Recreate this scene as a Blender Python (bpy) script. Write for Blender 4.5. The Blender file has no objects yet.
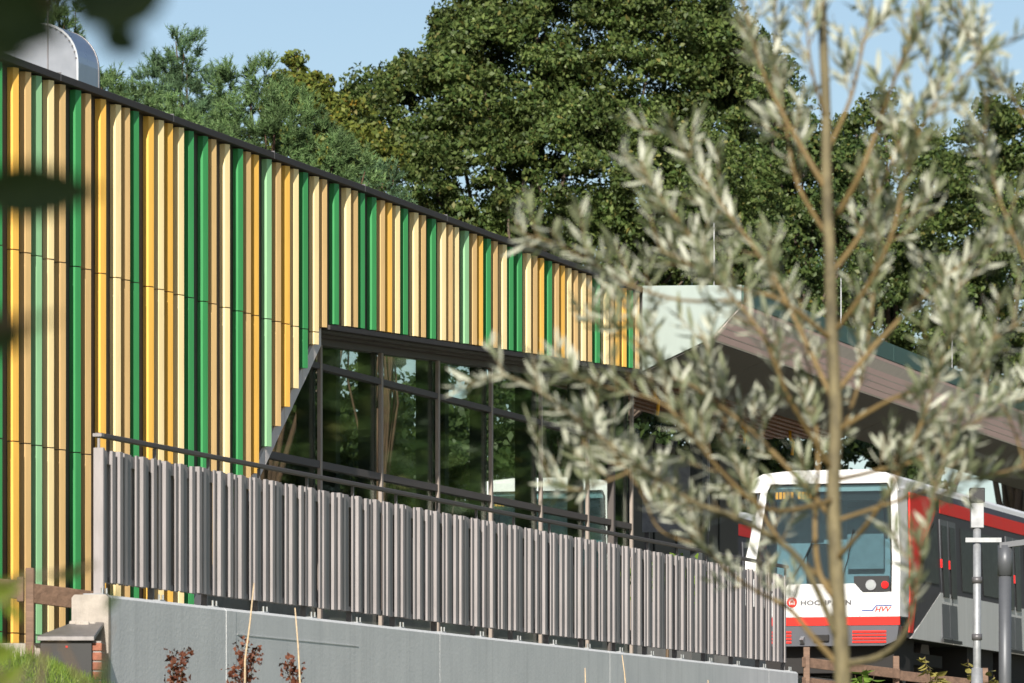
import bpy, bmesh, math, random
import numpy as np
from mathutils import Vector, Matrix, Euler

random.seed(7); np.random.seed(7)
scene = bpy.context.scene
COL = scene.collection
R = math.radians

# ------------------------------------------------------------------ camera, sky, sun, exposure
F = 5500.0                      # focal length in pixels
EYE = 1.6                       # eye height above the ground at the camera
HOR = 815.0                     # image row of the horizon (rising front, level camera)
cd = bpy.data.cameras.new('camera'); cam = bpy.data.objects.new('camera', cd); COL.objects.link(cam)
cam.location = (0, 0, EYE); cam.rotation_euler = (R(90), 0, 0)
cd.sensor_width = 36.0; cd.lens = F * 36.0 / 1024.0
cd.shift_y = (HOR - 341.5) / 1024.0
cd.clip_start = 0.1; cd.clip_end = 3000
cd.dof.use_dof = True; cd.dof.focus_distance = 56.0; cd.dof.aperture_fstop = 8.0
scene.camera = cam

SUN_EL, SUN_AZ = 27.0, 187.5     # degrees; azimuth from +Y, clockwise
w = bpy.data.worlds.new('World'); scene.world = w; w.use_nodes = True
nt = w.node_tree; nt.nodes.clear()
sky = nt.nodes.new('ShaderNodeTexSky'); sky.sky_type = 'NISHITA'; sky.sun_disc = False
sky.sun_elevation = R(SUN_EL); sky.sun_rotation = R(SUN_AZ)
sky.air_density = 0.90; sky.dust_density = 0.8; sky.ozone_density = 1.0
bg = nt.nodes.new('ShaderNodeBackground'); bg.inputs[1].default_value = 0.072
wo = nt.nodes.new('ShaderNodeOutputWorld')
nt.links.new(sky.outputs[0], bg.inputs[0]); nt.links.new(bg.outputs[0], wo.inputs[0])
sl = bpy.data.lights.new('sun', 'SUN'); sl.energy = 4.6; sl.angle = R(0.5); sl.color = (1.0, 0.945, 0.865)
so = bpy.data.objects.new('sun', sl); COL.objects.link(so)
_a = R(SUN_AZ)
_to = Vector((math.sin(_a) * math.cos(R(SUN_EL)), math.cos(_a) * math.cos(R(SUN_EL)), math.sin(R(SUN_EL))))
so.rotation_euler = _to.to_track_quat('Z', 'Y').to_euler(); so.location = _to * 100
vs = scene.view_settings
vs.view_transform = 'Standard'; vs.look = 'None'; vs.gamma = 1.0; vs.exposure = 0.62; vs.use_curve_mapping = False

# ------------------------------------------------------------------ frame of the building: x along it, y into it
AL = math.atan(0.285)
SU, CU = math.sin(AL), math.cos(AL)
RZ = math.pi / 2 - AL
OX, OY = 0.285 * 46 - 17.4, 46.0
def W(s, d, z):                   # along, outward, height -> world
    return Vector((OX + s * SU + d * CU, OY + s * CU - d * SU, z))
def S(px, d=0.0):                 # position along the building of an image column on the plane at d
    k = (px - 512) / F
    return (k * (OY - d * SU) - OX - d * CU) / (SU - k * CU)
def ZH(px, py, d=0.0):            # height of an image point on the plane at d
    s = S(px, d); return EYE + (HOR - py) / F * (OY + s * CU - d * SU)
def P(px, py, y):                 # point at a given distance
    return Vector(((px - 512) / F * y, y, EYE + (HOR - py) / F * y))

# ------------------------------------------------------------------ materials
MATS = {}
def mat(name, col, rough=0.6, metal=0.0, var=0.12, scale=6.0, bump=0.0, bscale=60.0, spec=0.5, objvar=0.0, stretch=None, coat=0.0):
    if name in MATS: return MATS[name]
    m = bpy.data.materials.new(name); m.use_nodes = True; t = m.node_tree; n = t.nodes
    b = n['Principled BSDF']
    b.inputs['Roughness'].default_value = rough; b.inputs['Metallic'].default_value = metal
    b.inputs['Specular IOR Level'].default_value = spec; b.inputs['Coat Weight'].default_value = coat
    tc = n.new('ShaderNodeTexCoord'); mp = n.new('ShaderNodeMapping'); t.links.new(tc.outputs['Object'], mp.inputs[0])
    if stretch: mp.inputs['Scale'].default_value = stretch
    nz = n.new('ShaderNodeTexNoise'); nz.inputs['Scale'].default_value = scale; nz.inputs['Detail'].default_value = 6; nz.inputs['Roughness'].default_value = 0.65
    t.links.new(mp.outputs[0], nz.inputs['Vector'])
    mr = n.new('ShaderNodeMapRange'); mr.inputs[1].default_value = 0.3; mr.inputs[2].default_value = 0.7
    mr.inputs[3].default_value = 1 - var; mr.inputs[4].default_value = 1 + var
    t.links.new(nz.outputs[0], mr.inputs[0])
    hs = n.new('ShaderNodeHueSaturation'); hs.inputs['Color'].default_value = (*col, 1)
    last = mr.outputs[0]
    if objvar:
        oi = n.new('ShaderNodeObjectInfo'); m2 = n.new('ShaderNodeMapRange')
        m2.inputs[3].default_value = 1 - objvar; m2.inputs[4].default_value = 1 + objvar
        t.links.new(oi.outputs['Random'], m2.inputs[0])
        mu = n.new('ShaderNodeMath'); mu.operation = 'MULTIPLY'
        t.links.new(m2.outputs[0], mu.inputs[0]); t.links.new(last, mu.inputs[1]); last = mu.outputs[0]
    t.links.new(last, hs.inputs['Value']); t.links.new(hs.outputs[0], b.inputs['Base Color'])
    rr = n.new('ShaderNodeMapRange'); rr.inputs[3].default_value = max(0.02, rough - 0.08); rr.inputs[4].default_value = min(1, rough + 0.08)
    t.links.new(nz.outputs[0], rr.inputs[0]); t.links.new(rr.outputs[0], b.inputs['Roughness'])
    if bump:
        nb = n.new('ShaderNodeTexNoise'); nb.inputs['Scale'].default_value = bscale; nb.inputs['Detail'].default_value = 5
        t.links.new(mp.outputs[0], nb.inputs['Vector'])
        bp = n.new('ShaderNodeBump'); bp.inputs['Strength'].default_value = bump; bp.inputs['Distance'].default_value = 0.01
        t.links.new(nb.outputs[0], bp.inputs['Height']); t.links.new(bp.outputs[0], b.inputs['Normal'])
    MATS[name] = m; return m

def leaf_mat(name, c1, c2, trans=0.3, rough=0.5, c3=None, spec=0.3, back=None, clump=1.1, amp=0.3):
    m = bpy.data.materials.new(name); m.use_nodes = True; t = m.node_tree; n = t.nodes
    b = n['Principled BSDF']; b.inputs['Roughness'].default_value = rough; b.inputs['Specular IOR Level'].default_value = spec
    ge = n.new('ShaderNodeNewGeometry'); cr = n.new('ShaderNodeValToRGB')
    cr.color_ramp.elements[0].color = (*c1, 1); cr.color_ramp.elements[1].color = (*c2, 1)
    if c3:
        e = cr.color_ramp.elements.new(0.93); e.color = (*c2, 1); cr.color_ramp.elements[2].color = (*c3, 1); cr.color_ramp.elements[2].position = 1.0
    t.links.new(ge.outputs['Random Per Island'], cr.inputs[0])
    tc = n.new('ShaderNodeTexCoord'); nz = n.new('ShaderNodeTexNoise'); nz.inputs['Scale'].default_value = clump; nz.inputs['Detail'].default_value = 3  # coarse noise puts lit and shaded clumps into the leaf colour
    t.links.new(tc.outputs['Object'], nz.inputs['Vector']); mr = n.new('ShaderNodeMapRange'); mr.inputs[1].default_value = 0.32; mr.inputs[2].default_value = 0.68; mr.inputs[3].default_value = 1 - amp; mr.inputs[4].default_value = 1 + amp
    t.links.new(nz.outputs[0], mr.inputs[0]); hv = n.new('ShaderNodeHueSaturation'); t.links.new(cr.outputs[0], hv.inputs['Color']); t.links.new(mr.outputs[0], hv.inputs['Value'])
    col = hv.outputs[0]
    if back:
        mx = n.new('ShaderNodeMix'); mx.data_type = 'RGBA'
        t.links.new(ge.outputs['Backfacing'], mx.inputs['Factor']); t.links.new(col, mx.inputs['A']); mx.inputs['B'].default_value = (*back, 1)
        col = mx.outputs['Result']
    t.links.new(col, b.inputs['Base Color'])
    tr = n.new('ShaderNodeBsdfTranslucent'); t.links.new(col, tr.inputs[0])
    mi = n.new('ShaderNodeMixShader'); mi.inputs[0].default_value = trans
    t.links.new(b.outputs[0], mi.inputs[1]); t.links.new(tr.outputs[0], mi.inputs[2])
    t.links.new(mi.outputs[0], n['Material Output'].inputs[0]); MATS[name] = m; return m

def glass_mat(name, tint, rough=0.01, refl=1.0):
    m = bpy.data.materials.new(name); m.use_nodes = True; t = m.node_tree; n = t.nodes
    n.remove(n['Principled BSDF'])
    tr = n.new('ShaderNodeBsdfTransparent'); tr.inputs[0].default_value = (*tint, 1)
    gl = n.new('ShaderNodeBsdfGlossy'); gl.inputs['Roughness'].default_value = rough; gl.inputs[0].default_value = (0.9, 0.97, 0.95, 1)
    fr = n.new('ShaderNodeFresnel'); fr.inputs[0].default_value = 1.5
    mu = n.new('ShaderNodeMath'); mu.operation = 'MULTIPLY'; mu.inputs[1].default_value = refl; t.links.new(fr.outputs[0], mu.inputs[0])
    mi = n.new('ShaderNodeMixShader'); t.links.new(mu.outputs[0], mi.inputs[0])
    t.links.new(tr.outputs[0], mi.inputs[1]); t.links.new(gl.outputs[0], mi.inputs[2])
    t.links.new(mi.outputs[0], n['Material Output'].inputs[0]); MATS[name] = m; return m

def emit_mat(name, col, st):
    m = bpy.data.materials.new(name); m.use_nodes = True
    b = m.node_tree.nodes['Principled BSDF']; b.inputs['Base Color'].default_value = (*col, 1)
    b.inputs['Emission Color'].default_value = (*col, 1); b.inputs['Emission Strength'].default_value = st
    MATS[name] = m; return m

# cladding colours
FV = dict(rough=0.5, var=0.12, scale=3.0, objvar=0.06, spec=0.3, stretch=(4, 4, 0.6))
mat('green_slat', (0.045, 0.275, 0.085), **FV)
mat('pale_green_slat', (0.27, 0.52, 0.27), **FV)
mat('yellow_slat', (0.82, 0.47, 0.09), **FV)
mat('tan_slat', (0.66, 0.44, 0.19), **FV)
mat('cream_slat', (0.88, 0.70, 0.36), **FV)
mat('dark_backing', (0.095, 0.078, 0.066), 0.8)
mat('anthracite', (0.045, 0.040, 0.038), 0.7, 0.0, 0.1, spec=0.3)
mat('frame_brown', (0.30, 0.25, 0.21), 0.5, 0.1, 0.08)
mat('transom_brown', (0.075, 0.062, 0.055), 0.6, 0.0, 0.08)
mat('soffit_brown', (0.07, 0.055, 0.045), 0.5, 0.2)
mat('reveal_grey', (0.62, 0.57, 0.54), 0.5, 0.0, 0.08)
mat('fence_grey', (0.275, 0.252, 0.248), 0.6, 0.0, 0.14, 5.0, objvar=0.09, stretch=(3, 3, 0.5), bump=0.15, bscale=40)
mat('post_dark', (0.13, 0.125, 0.13), 0.45, 0.3, 0.1)
mat('rail_brown', (0.085, 0.070, 0.064), 0.55, 0.1, 0.1)
mat('galvanised', (0.33, 0.34, 0.35), 0.45, 0.4, 0.18, 14.0)
mat('bolt_steel', (0.75, 0.75, 0.75), 0.3, 0.9)
mat('canopy_white', (0.295, 0.35, 0.32), 0.5, 0.0, 0.07, 2.5, stretch=(1, 1, 0.4))
mat('canopy_green', (0.06, 0.13, 0.115), 0.4, 0.2, 0.1)
mat('mauve_metal', (0.76, 0.56, 0.56), 0.35, 0.4, 0.10, 1.2, bump=0.35, bscale=2.2, stretch=(0.35, 1.6, 1.6))
mat('soffit_dark', (0.055, 0.05, 0.047), 0.6)
mat('wood_ceiling', (0.20, 0.105, 0.06), 0.55, 0, 0.3, 5)
mat('yellow_paint', (0.85, 0.42, 0.02), 0.5)
mat('roof_felt', (0.10, 0.10, 0.10), 0.9)
mat('silver_sheet', (0.42, 0.43, 0.46), 0.30, 0.9, 0.06, 3.0, bump=0.2, bscale=3.0)
mat('interior_grey', (0.16, 0.17, 0.17), 0.7)
mat('interior_dark', (0.03, 0.035, 0.035), 0.7)
mat('concrete_floor', (0.32, 0.30, 0.28), 0.85, 0, 0.15, 3)
mat('wood_brown', (0.17, 0.105, 0.07), 0.75, 0, 0.35, 9, bump=0.5, bscale=30, stretch=(0.3, 2, 2))
mat('brick_red', (0.30, 0.11, 0.065), 0.85, 0, 0.25, 25, bump=0.4, bscale=80, objvar=0.15)
mat('mortar', (0.30, 0.28, 0.26), 0.9)
mat('black_sheet', (0.008, 0.0075, 0.007), 0.5)
mat('lid_steel', (0.22, 0.205, 0.20), 0.45, 0.5, 0.25, 10)
mat('stick', (0.50, 0.38, 0.24), 0.7, 0, 0.2, 30)
mat('ballast', (0.20, 0.175, 0.15), 0.95, 0, 0.4, 40, bump=1.0, bscale=30)
mat('train_white', (0.74, 0.74, 0.72), 0.4, 0, 0.05, 2)
mat('train_red', (0.70, 0.025, 0.016), 0.5, 0, 0.05, 2, spec=0.25)
mat('train_grey', (0.085, 0.088, 0.10), 0.4, 0, 0.06, 2)
mat('train_charcoal', (0.042, 0.040, 0.046), 0.55, 0.0, 0.08, 2)
mat('train_silver', (0.66, 0.66, 0.64), 0.45, 0.15, 0.07, 2.0, stretch=(6, 1, 0.4))
mat('train_under', (0.018, 0.016, 0.015), 0.8)
mat('train_glass_dark', (0.014, 0.014, 0.014), 0.30, 0, 0.0, spec=0.08)
mat('seal_black', (0.012, 0.012, 0.013), 0.5)
mat('cab_blue', (0.50, 0.58, 0.62), 0.6)
mat('cab_panel', (0.32, 0.38, 0.41), 0.6)
mat('cab_dark', (0.02, 0.022, 0.025), 0.6)
mat('letter_grey', (0.10, 0.10, 0.11), 0.5)
mat('letter_blue', (0.02, 0.06, 0.25), 0.5)
mat('lamp_white', (0.36, 0.38, 0.38), 0.15)
mat('lamp_red', (0.75, 0.02, 0.02), 0.2)
emit_mat('display_orange', (1.0, 0.35, 0.03), 0.9)
mat('bark', (0.10, 0.075, 0.055), 0.9, 0, 0.35, 12, bump=0.8, bscale=25, stretch=(1, 1, 0.25))
mat('pine_bark', (0.09, 0.05, 0.03), 0.9, 0, 0.35, 9, bump=0.8, bscale=20)
mat('willow_bark', (0.14, 0.115, 0.058), 0.75, 0, 0.6, 26, bump=0.5, bscale=60, stretch=(1, 1, 0.4))
mat('willow_twig', (0.17, 0.115, 0.042), 0.65, 0, 0.25, 30)
mat('twig_brown', (0.12, 0.08, 0.045), 0.7)
mat('rod_steel', (0.6, 0.6, 0.6), 0.4, 0.5)
mat('lamp_post_paint', (0.10, 0.105, 0.115), 0.45, 0.2, 0.08)
leaf_mat('oak_leaf', (0.038, 0.074, 0.017), (0.140, 0.182, 0.052), 0.34, 0.48, (0.20, 0.18, 0.05), 0.3, amp=0.4)
leaf_mat('oak_leaf_dark', (0.030, 0.064, 0.016), (0.115, 0.160, 0.045), 0.32, 0.45, (0.20, 0.17, 0.04), 0.4)
leaf_mat('yellow_leaf', (0.07, 0.11, 0.022), (0.19, 0.21, 0.04), 0.3, 0.5, (0.30, 0.20, 0.03))
leaf_mat('pine_needle', (0.045, 0.095, 0.030), (0.150, 0.225, 0.085), 0.1, 0.55, None, 0.2, clump=1.9, amp=0.55)
leaf_mat('pine_needle_blue', (0.038, 0.085, 0.038), (0.125, 0.195, 0.095), 0.1, 0.55, None, 0.2, clump=1.9, amp=0.55)
leaf_mat('willow_leaf', (0.105, 0.130, 0.058), (0.29, 0.31, 0.19), 0.25, 0.40, None, 0.5, back=(0.46, 0.47, 0.36), clump=9.0, amp=0.35)
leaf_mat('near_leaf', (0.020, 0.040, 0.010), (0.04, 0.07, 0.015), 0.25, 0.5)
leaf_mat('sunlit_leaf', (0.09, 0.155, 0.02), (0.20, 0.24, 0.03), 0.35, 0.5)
leaf_mat('red_leaf', (0.10, 0.03, 0.016), (0.20, 0.075, 0.04), 0.2, 0.6)
leaf_mat('shrub_leaf', (0.16, 0.19, 0.04), (0.42, 0.33, 0.10), 0.25, 0.5)
leaf_mat('fresh_leaf', (0.10, 0.19, 0.03), (0.20, 0.30, 0.05), 0.3, 0.5)
leaf_mat('hedge_leaf', (0.020, 0.040, 0.012), (0.06, 0.09, 0.025), 0.2, 0.5)
leaf_mat('grass_blade', (0.075, 0.15, 0.02), (0.22, 0.29, 0.05), 0.3, 0.5)
glass_mat('window_glass', (0.86, 0.91, 0.88), 0.03, 0.36)
glass_mat('windscreen_glass', (0.62, 0.72, 0.74), 0.02, 1.0)

def wall_material():
    m = bpy.data.materials.new('painted_concrete'); m.use_nodes = True; t = m.node_tree; n = t.nodes; b = n['Principled BSDF']
    b.inputs['Roughness'].default_value = 0.85
    tc = n.new('ShaderNodeTexCoord')
    mp = n.new('ShaderNodeMapping'); mp.inputs['Scale'].default_value = (1.2, 1.2, 0.7); t.links.new(tc.outputs['Object'], mp.inputs[0])
    n1 = n.new('ShaderNodeTexNoise'); n1.inputs['Scale'].default_value = 2.2; n1.inputs['Detail'].default_value = 8; t.links.new(mp.outputs[0], n1.inputs['Vector'])
    n2 = n.new('ShaderNodeTexNoise'); n2.inputs['Scale'].default_value = 1.1; n2.inputs['Detail'].default_value = 10; n2.inputs['Roughness'].default_value = 0.7; t.links.new(tc.outputs['Object'], n2.inputs['Vector'])
    r1 = n.new('ShaderNodeValToRGB'); r1.color_ramp.elements[0].position = 0.3; r1.color_ramp.elements[1].position = 0.75
    r1.color_ramp.elements[0].color = (0.58, 0.59, 0.59, 1); r1.color_ramp.elements[1].color = (0.68, 0.685, 0.68, 1)
    t.links.new(n1.outputs[0], r1.inputs[0])
    r2 = n.new('ShaderNodeValToRGB'); r2.color_ramp.elements[0].position = 0.60; r2.color_ramp.elements[1].position = 0.72
    r2.color_ramp.elements[0].color = (0, 0, 0, 1); r2.color_ramp.elements[1].color = (0.5, 0.5, 0.5, 1); t.links.new(n2.outputs[0], r2.inputs[0])
    mx = n.new('ShaderNodeMix'); mx.data_type = 'RGBA'; t.links.new(r2.outputs[0], mx.inputs['Factor']); t.links.new(r1.outputs[0], mx.inputs['A']); mx.inputs['B'].default_value = (0.76, 0.75, 0.72, 1)
    m3 = n.new('ShaderNodeMapping'); m3.inputs['Scale'].default_value = (9, 9, 0.35); t.links.new(tc.outputs['Object'], m3.inputs[0])
    n3 = n.new('ShaderNodeTexNoise'); n3.inputs['Scale'].default_value = 1.6; n3.inputs['Detail'].default_value = 6; t.links.new(m3.outputs[0], n3.inputs['Vector'])
    r3 = n.new('ShaderNodeMapRange'); r3.inputs[1].default_value = 0.5; r3.inputs[2].default_value = 0.78; r3.inputs[3].default_value = 1.0; r3.inputs[4].default_value = 0.87; t.links.new(n3.outputs[0], r3.inputs[0])
    n4 = n.new('ShaderNodeTexVoronoi'); n4.inputs['Scale'].default_value = 22; t.links.new(tc.outputs['Object'], n4.inputs['Vector'])
    r4 = n.new('ShaderNodeMapRange'); r4.inputs[1].default_value = 0.06; r4.inputs[2].default_value = 0.14; r4.inputs[3].default_value = 0.85; r4.inputs[4].default_value = 1.0; t.links.new(n4.outputs['Distance'], r4.inputs[0])
    mm_ = n.new('ShaderNodeMath'); mm_.operation = 'MULTIPLY'; t.links.new(r3.outputs[0], mm_.inputs[0]); t.links.new(r4.outputs[0], mm_.inputs[1])
    hv = n.new('ShaderNodeHueSaturation'); t.links.new(mx.outputs['Result'], hv.inputs['Color']); t.links.new(mm_.outputs[0], hv.inputs['Value'])
    t.links.new(hv.outputs[0], b.inputs['Base Color'])
    nb = n.new('ShaderNodeTexNoise'); nb.inputs['Scale'].default_value = 30; nb.inputs['Detail'].default_value = 6; t.links.new(tc.outputs['Object'], nb.inputs['Vector'])
    bp = n.new('ShaderNodeBump'); bp.inputs['Strength'].default_value = 0.25; bp.inputs['Distance'].default_value = 0.01; t.links.new(nb.outputs[0], bp.inputs['Height']); t.links.new(bp.outputs[0], b.inputs['Normal'])
    MATS['painted_concrete'] = m
wall_material()
mat('bare_concrete', (0.37, 0.33, 0.285), 0.9, 0, 0.18, 8, bump=0.3, bscale=40)

def ground_material():
    m = bpy.data.materials.new('grassy_ground'); m.use_nodes = True; t = m.node_tree; n = t.nodes; b = n['Principled BSDF']; b.inputs['Roughness'].default_value = 0.95
    tc = n.new('ShaderNodeTexCoord'); n1 = n.new('ShaderNodeTexNoise'); n1.inputs['Scale'].default_value = 0.5; n1.inputs['Detail'].default_value = 12; n1.inputs['Roughness'].default_value = 0.7
    t.links.new(tc.outputs['Object'], n1.inputs['Vector']); r = n.new('ShaderNodeValToRGB')
    r.color_ramp.elements[0].color = (0.05, 0.085, 0.02, 1); r.color_ramp.elements[0].position = 0.35
    r.color_ramp.elements[1].color = (0.17, 0.16, 0.07, 1); r.color_ramp.elements[1].position = 0.7
    t.links.new(n1.outputs[0], r.inputs[0]); t.links.new(r.outputs[0], b.inputs['Base Color']); MATS['ground'] = m
ground_material()

# ------------------------------------------------------------------ mesh helpers
class MB:
    def __init__(self): self.v = []; self.f = []
    def box(self, x0, x1, y0, y1, z0, z1):
        b = len(self.v)
        self.v += [(x0,y0,z0),(x1,y0,z0),(x1,y1,z0),(x0,y1,z0),(x0,y0,z1),(x1,y0,z1),(x1,y1,z1),(x0,y1,z1)]
        self.f += [tuple(b+i for i in q) for q in ((0,3,2,1),(4,5,6,7),(0,1,5,4),(1,2,6,5),(2,3,7,6),(3,0,4,7))]
        return self
    def loft(self, rings, close=True, cap=True):
        b = len(self.v); n = len(rings[0])
        for r in rings: self.v += [tuple(p) for p in r]
        for i in range(len(rings) - 1):
            for j in range(n if close else n - 1):
                a = b + i*n + j; c = b + i*n + (j+1) % n
                self.f.append((a, c, c+n, a+n))
        if cap:
            self.f.append(tuple(b + j for j in reversed(range(n)))); self.f.append(tuple(b + (len(rings)-1)*n + j for j in range(n)))
        return self
    def prism_x(self, poly, x0, x1):      # poly of (y,z)
        return self.loft([[(x0, y, z) for y, z in poly], [(x1, y, z) for y, z in poly]])
    def prism_y(self, poly, y0, y1):      # poly of (x,z)
        return self.loft([[(x, y0, z) for x, z in poly], [(x, y1, z) for x, z in poly]])
    def prism_z(self, poly, z0, z1):
        return self.loft([[(x, y, z0) for x, y in poly], [(x, y, z1) for x, y in poly]])
    def tube(self, pts, rad, n=8):
        pts = [Vector(p) for p in pts]
        if not isinstance(rad, (list, tuple)): rad = [rad]*len(pts)
        rings = []; prev = None
        for i, p in enumerate(pts):
            t = (pts[min(i+1, len(pts)-1)] - pts[max(i-1, 0)]).normalized()
            ref = prev if prev is not None else (Vector((1,0,0)) if abs(t.x) < 0.8 else Vector((0,1,0)))
            a = (ref - t*ref.dot(t)).normalized(); c = t.cross(a); prev = a
            rings.append([p + (a*math.cos(2*math.pi*k/n) + c*math.sin(2*math.pi*k/n))*rad[i] for k in range(n)])
        return self.loft(rings)
    def build(self, name, m, parent=None, smooth=False, bevel=0.0, fix=True):
        me = bpy.data.meshes.new(name); me.from_pydata(self.v, [], self.f)
        if fix or bevel:
            bm = bmesh.new(); bm.from_mesh(me)
            if bevel:
                bmesh.ops.bevel(bm, geom=[e for e in bm.edges], offset=bevel, segments=1, affect='EDGES', profile=0.5)
            bmesh.ops.recalc_face_normals(bm, faces=bm.faces); bm.to_mesh(me); bm.free()
        if smooth: me.polygons.foreach_set('use_smooth', [True]*len(me.polygons))
        me.materials.append(MATS[m]); return link(name, me, parent)

def link(name, me, parent=None):
    o = bpy.data.objects.new(name, me); COL.objects.link(o)
    if parent is not None: o.parent = parent
    return o
def np_mesh(name, verts, faces, m):
    verts = np.asarray(verts, np.float32); faces = np.asarray(faces, np.int32)
    me = bpy.data.meshes.new(name); k = faces.shape[1]
    me.vertices.add(len(verts)); me.vertices.foreach_set('co', verts.ravel())
    me.loops.add(faces.size); me.loops.foreach_set('vertex_index', faces.ravel())
    me.polygons.add(len(faces)); me.polygons.foreach_set('loop_start', np.arange(0, faces.size, k, dtype=np.int32))
    me.update(calc_edges=True); me.materials.append(MATS[m]); return me
def tag(o, label=None, cat=None, group=None, kind=None):
    if label: o['label'] = label
    if cat: o['category'] = cat
    if group: o['group'] = group
    if kind: o['kind'] = kind
    return o
def empty(name, loc, rz=0.0):
    o = bpy.data.objects.new(name, None); o.empty_display_size = 0.2; COL.objects.link(o)
    o.location = loc; o.rotation_euler = (0, 0, rz); return o
def copy_tree(o, parent=None):
    c = o.copy(); COL.objects.link(c); c.parent = parent
    for ch in list(o.children): copy_tree(ch, c)
    return c

# ------------------------------------------------------------------ ground
def sm(a, b, x):
    t = np.clip((x - a) / (b - a), 0, 1); return t*t*(3 - 2*t)
def ground_h(X, Y):
    c = X - 0.285*Y
    f = 2.15*sm(10, 38, Y) + 0.15*sm(40, 62, Y) + 0.55*sm(62, 76, Y)
    back = sm(-17.3, -18.4, c)*sm(38, 46, Y)
    h = f*(1 - back) + 3.55*back
    mound = 0.53*sm(-2.35, -3.35, X)*sm(35.5, 38.4, Y)*(1 - sm(39.8, 47, Y))
    h = h + mound*(1 - back*0.6)
    return h + 0.03*np.sin(X*2.3 + Y*1.1)*sm(20, 36, Y)*(1 - back)
def axis(fine0, fine1, step, far):
    a = list(np.arange(fine0, fine1, step)); k = step
    x = fine1
    while x < far: a.append(x); k *= 1.35; x += k
    x = fine0 - step; k = step; pre = []
    while x > -far: pre.append(x); k *= 1.35; x -= k
    return np.array(pre[::-1] + a)
gx = axis(-9, 14, 0.25, 900); gy = axis(8, 100, 0.3, 1500)
GX, GY = np.meshgrid(gx, gy); GZ = ground_h(GX, GY)
gv = np.stack([GX.ravel(), GY.ravel(), GZ.ravel()], 1); nx_ = len(gx)
ii, jj = np.meshgrid(np.arange(nx_ - 1), np.arange(len(gy) - 1)); a_ = (jj*nx_ + ii).ravel()
gme = np_mesh('ground', gv, np.stack([a_, a_+1, a_+1+nx_, a_+nx_], 1), 'ground')
gme.polygons.foreach_set('use_smooth', [True]*len(gme.polygons))
tag(link('ground', gme), kind='structure')

# walkway behind the railing, platform, track beds, rails
def frame_struct(name, m, s0, s1, d0, d1, z0, z1):
    e = MB().box(s0, s1, -d1, -d0, z0, z1).build(name, m); e.location = (OX, OY, 0); e.rotation_euler = (0, 0, RZ); return tag(e, kind='structure')
DW = 2.60                                     # front face of the retaining wall
SW0, SW1 = S(109.5, DW), S(798, DW)
frame_struct('walkway', 'concrete_floor', 2.4, SW1, 0.12, DW - 0.30, 2.75, 3.20)
frame_struct('platform', 'concrete_floor', -12, S(732, -0.32), -1.75, -0.32, 3.2, 4.55)
FN = 60; fcv = []; fcf = []
for i in range(FN + 1):
    yq = 60 + 70*i/FN
    for cq in np.linspace(-15.4, -7.0, 9): xq = cq + 0.285*yq; fcv.append((xq, yq, float(ground_h(np.array(xq), np.array(yq))) + 0.03))
for i in range(FN):
    for j in range(8): a = i*9 + j; fcf.append((a, a+1, a+10, a+9))
tag(link('bounce_pavement', np_mesh('bounce_pavement', fcv, fcf, 'bare_concrete')), kind='structure')  # paving added below the view to bounce sunlight onto the canopy underside
frame_struct('platform', 'concrete_floor', S(732, -0.32) + 0.004, 33.5, -1.75, -1.32, 3.2, 4.55)
TRK1, TRK2 = -3.10, -7.55                     # track centre lines, outward distances from the facade
for tr in (TRK1, TRK2):
    frame_struct('track_bed', 'ballast', -20, 130, tr - 1.9 if tr == TRK2 else tr - 2.4, tr + 1.3, 3.3, 3.66 if tr == TRK1 else 3.665)
    for r_ in (-0.72, 0.72): frame_struct('rail', 'lid_steel', -20, 130, tr + r_ - 0.035, tr + r_ + 0.035, 3.67, 3.76)

# ------------------------------------------------------------------ station building
B = empty('station_building', (OX, OY, 0), RZ)
tag(B, 'low station building with green, yellow and cream vertical slat cladding and a sloped glass corner', 'building')
ZTOP = ZH(0, 56); J1 = ZH(0, 247.6); J2 = ZH(0, 440); J3 = J2 - (J1 - J2)
SL, SE = -9.0, S(641, 0.075)
PA = (S(325, 0.05), ZH(325, 325, 0.05)); PB = (S(262, 0.05), ZH(262, 460, 0.05)); PC = (S(640, 0.05), ZH(640, 371, 0.05))
kd = (PA[0] - PB[0]) / (PA[1] - PB[1])
ko = (PC[1] - PA[1]) / (PC[0] - PA[0])
ZB = 2.5
SD = PA[0] - kd*(PA[1] - ZB)                  # foot of the diagonal
def bottom_at(s):
    if s >= PA[0]: return PA[1] + ko*(s - PA[0])
    return max(ZB, PA[1] - (PA[0] - s)/kd)
# backing wall behind the slats, following the sloped opening
bw = MB().prism_y([(SL, ZB), (SD, ZB), (PA[0], PA[1] + 0.005), (SE, PC[1] + 0.005), (SE, ZTOP - 0.05), (SL, ZTOP - 0.05)], 0.0, 0.22).build('backing_wall', 'dark_backing', B)
G, LG, Yl, T, C = 'green_slat', 'pale_green_slat', 'yellow_slat', 'tan_slat', 'cream_slat'
fins = [(2.5,G),(19,Yl),(31,T),(42,LG),(54,C),(65.7,T),(81,G),(91,T),(106,Yl),(121,C),(130,T),(139,G),(154,Yl),(164,C),(173,Yl),(184,C),(194,G),(208,G),(216.5,T),(230,C),(243,G),(251,T),(259,Yl),(271.5,LG),(281,T),(290,Yl),(298.6,C),(308,G),(319,C),(327,T),(339,G),(351,C),(358,T),(365,G),(376.5,G),(385,T),(392,Yl),(400,C),(408,G),(418.6,C),(426,T),(436,G),(446,C),(452.7,T),(459,C),(469,LG),(477,T),(483,Yl),(491,G),(497.7,T),(507,C),(513.4,G),(522,G),(531,C),(537.5,T),(544,Yl),(552,G),(559,T),(565,Yl),(571.5,C),(578,T),(586,C),(592,T),(600,G),(609,C),(613.6,T),(619.5,Yl),(626.5,Yl),(633,G),(639.5,T)]
HF = 0.082
cols = [(S(px, HF), m) for px, m in fins]
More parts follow.
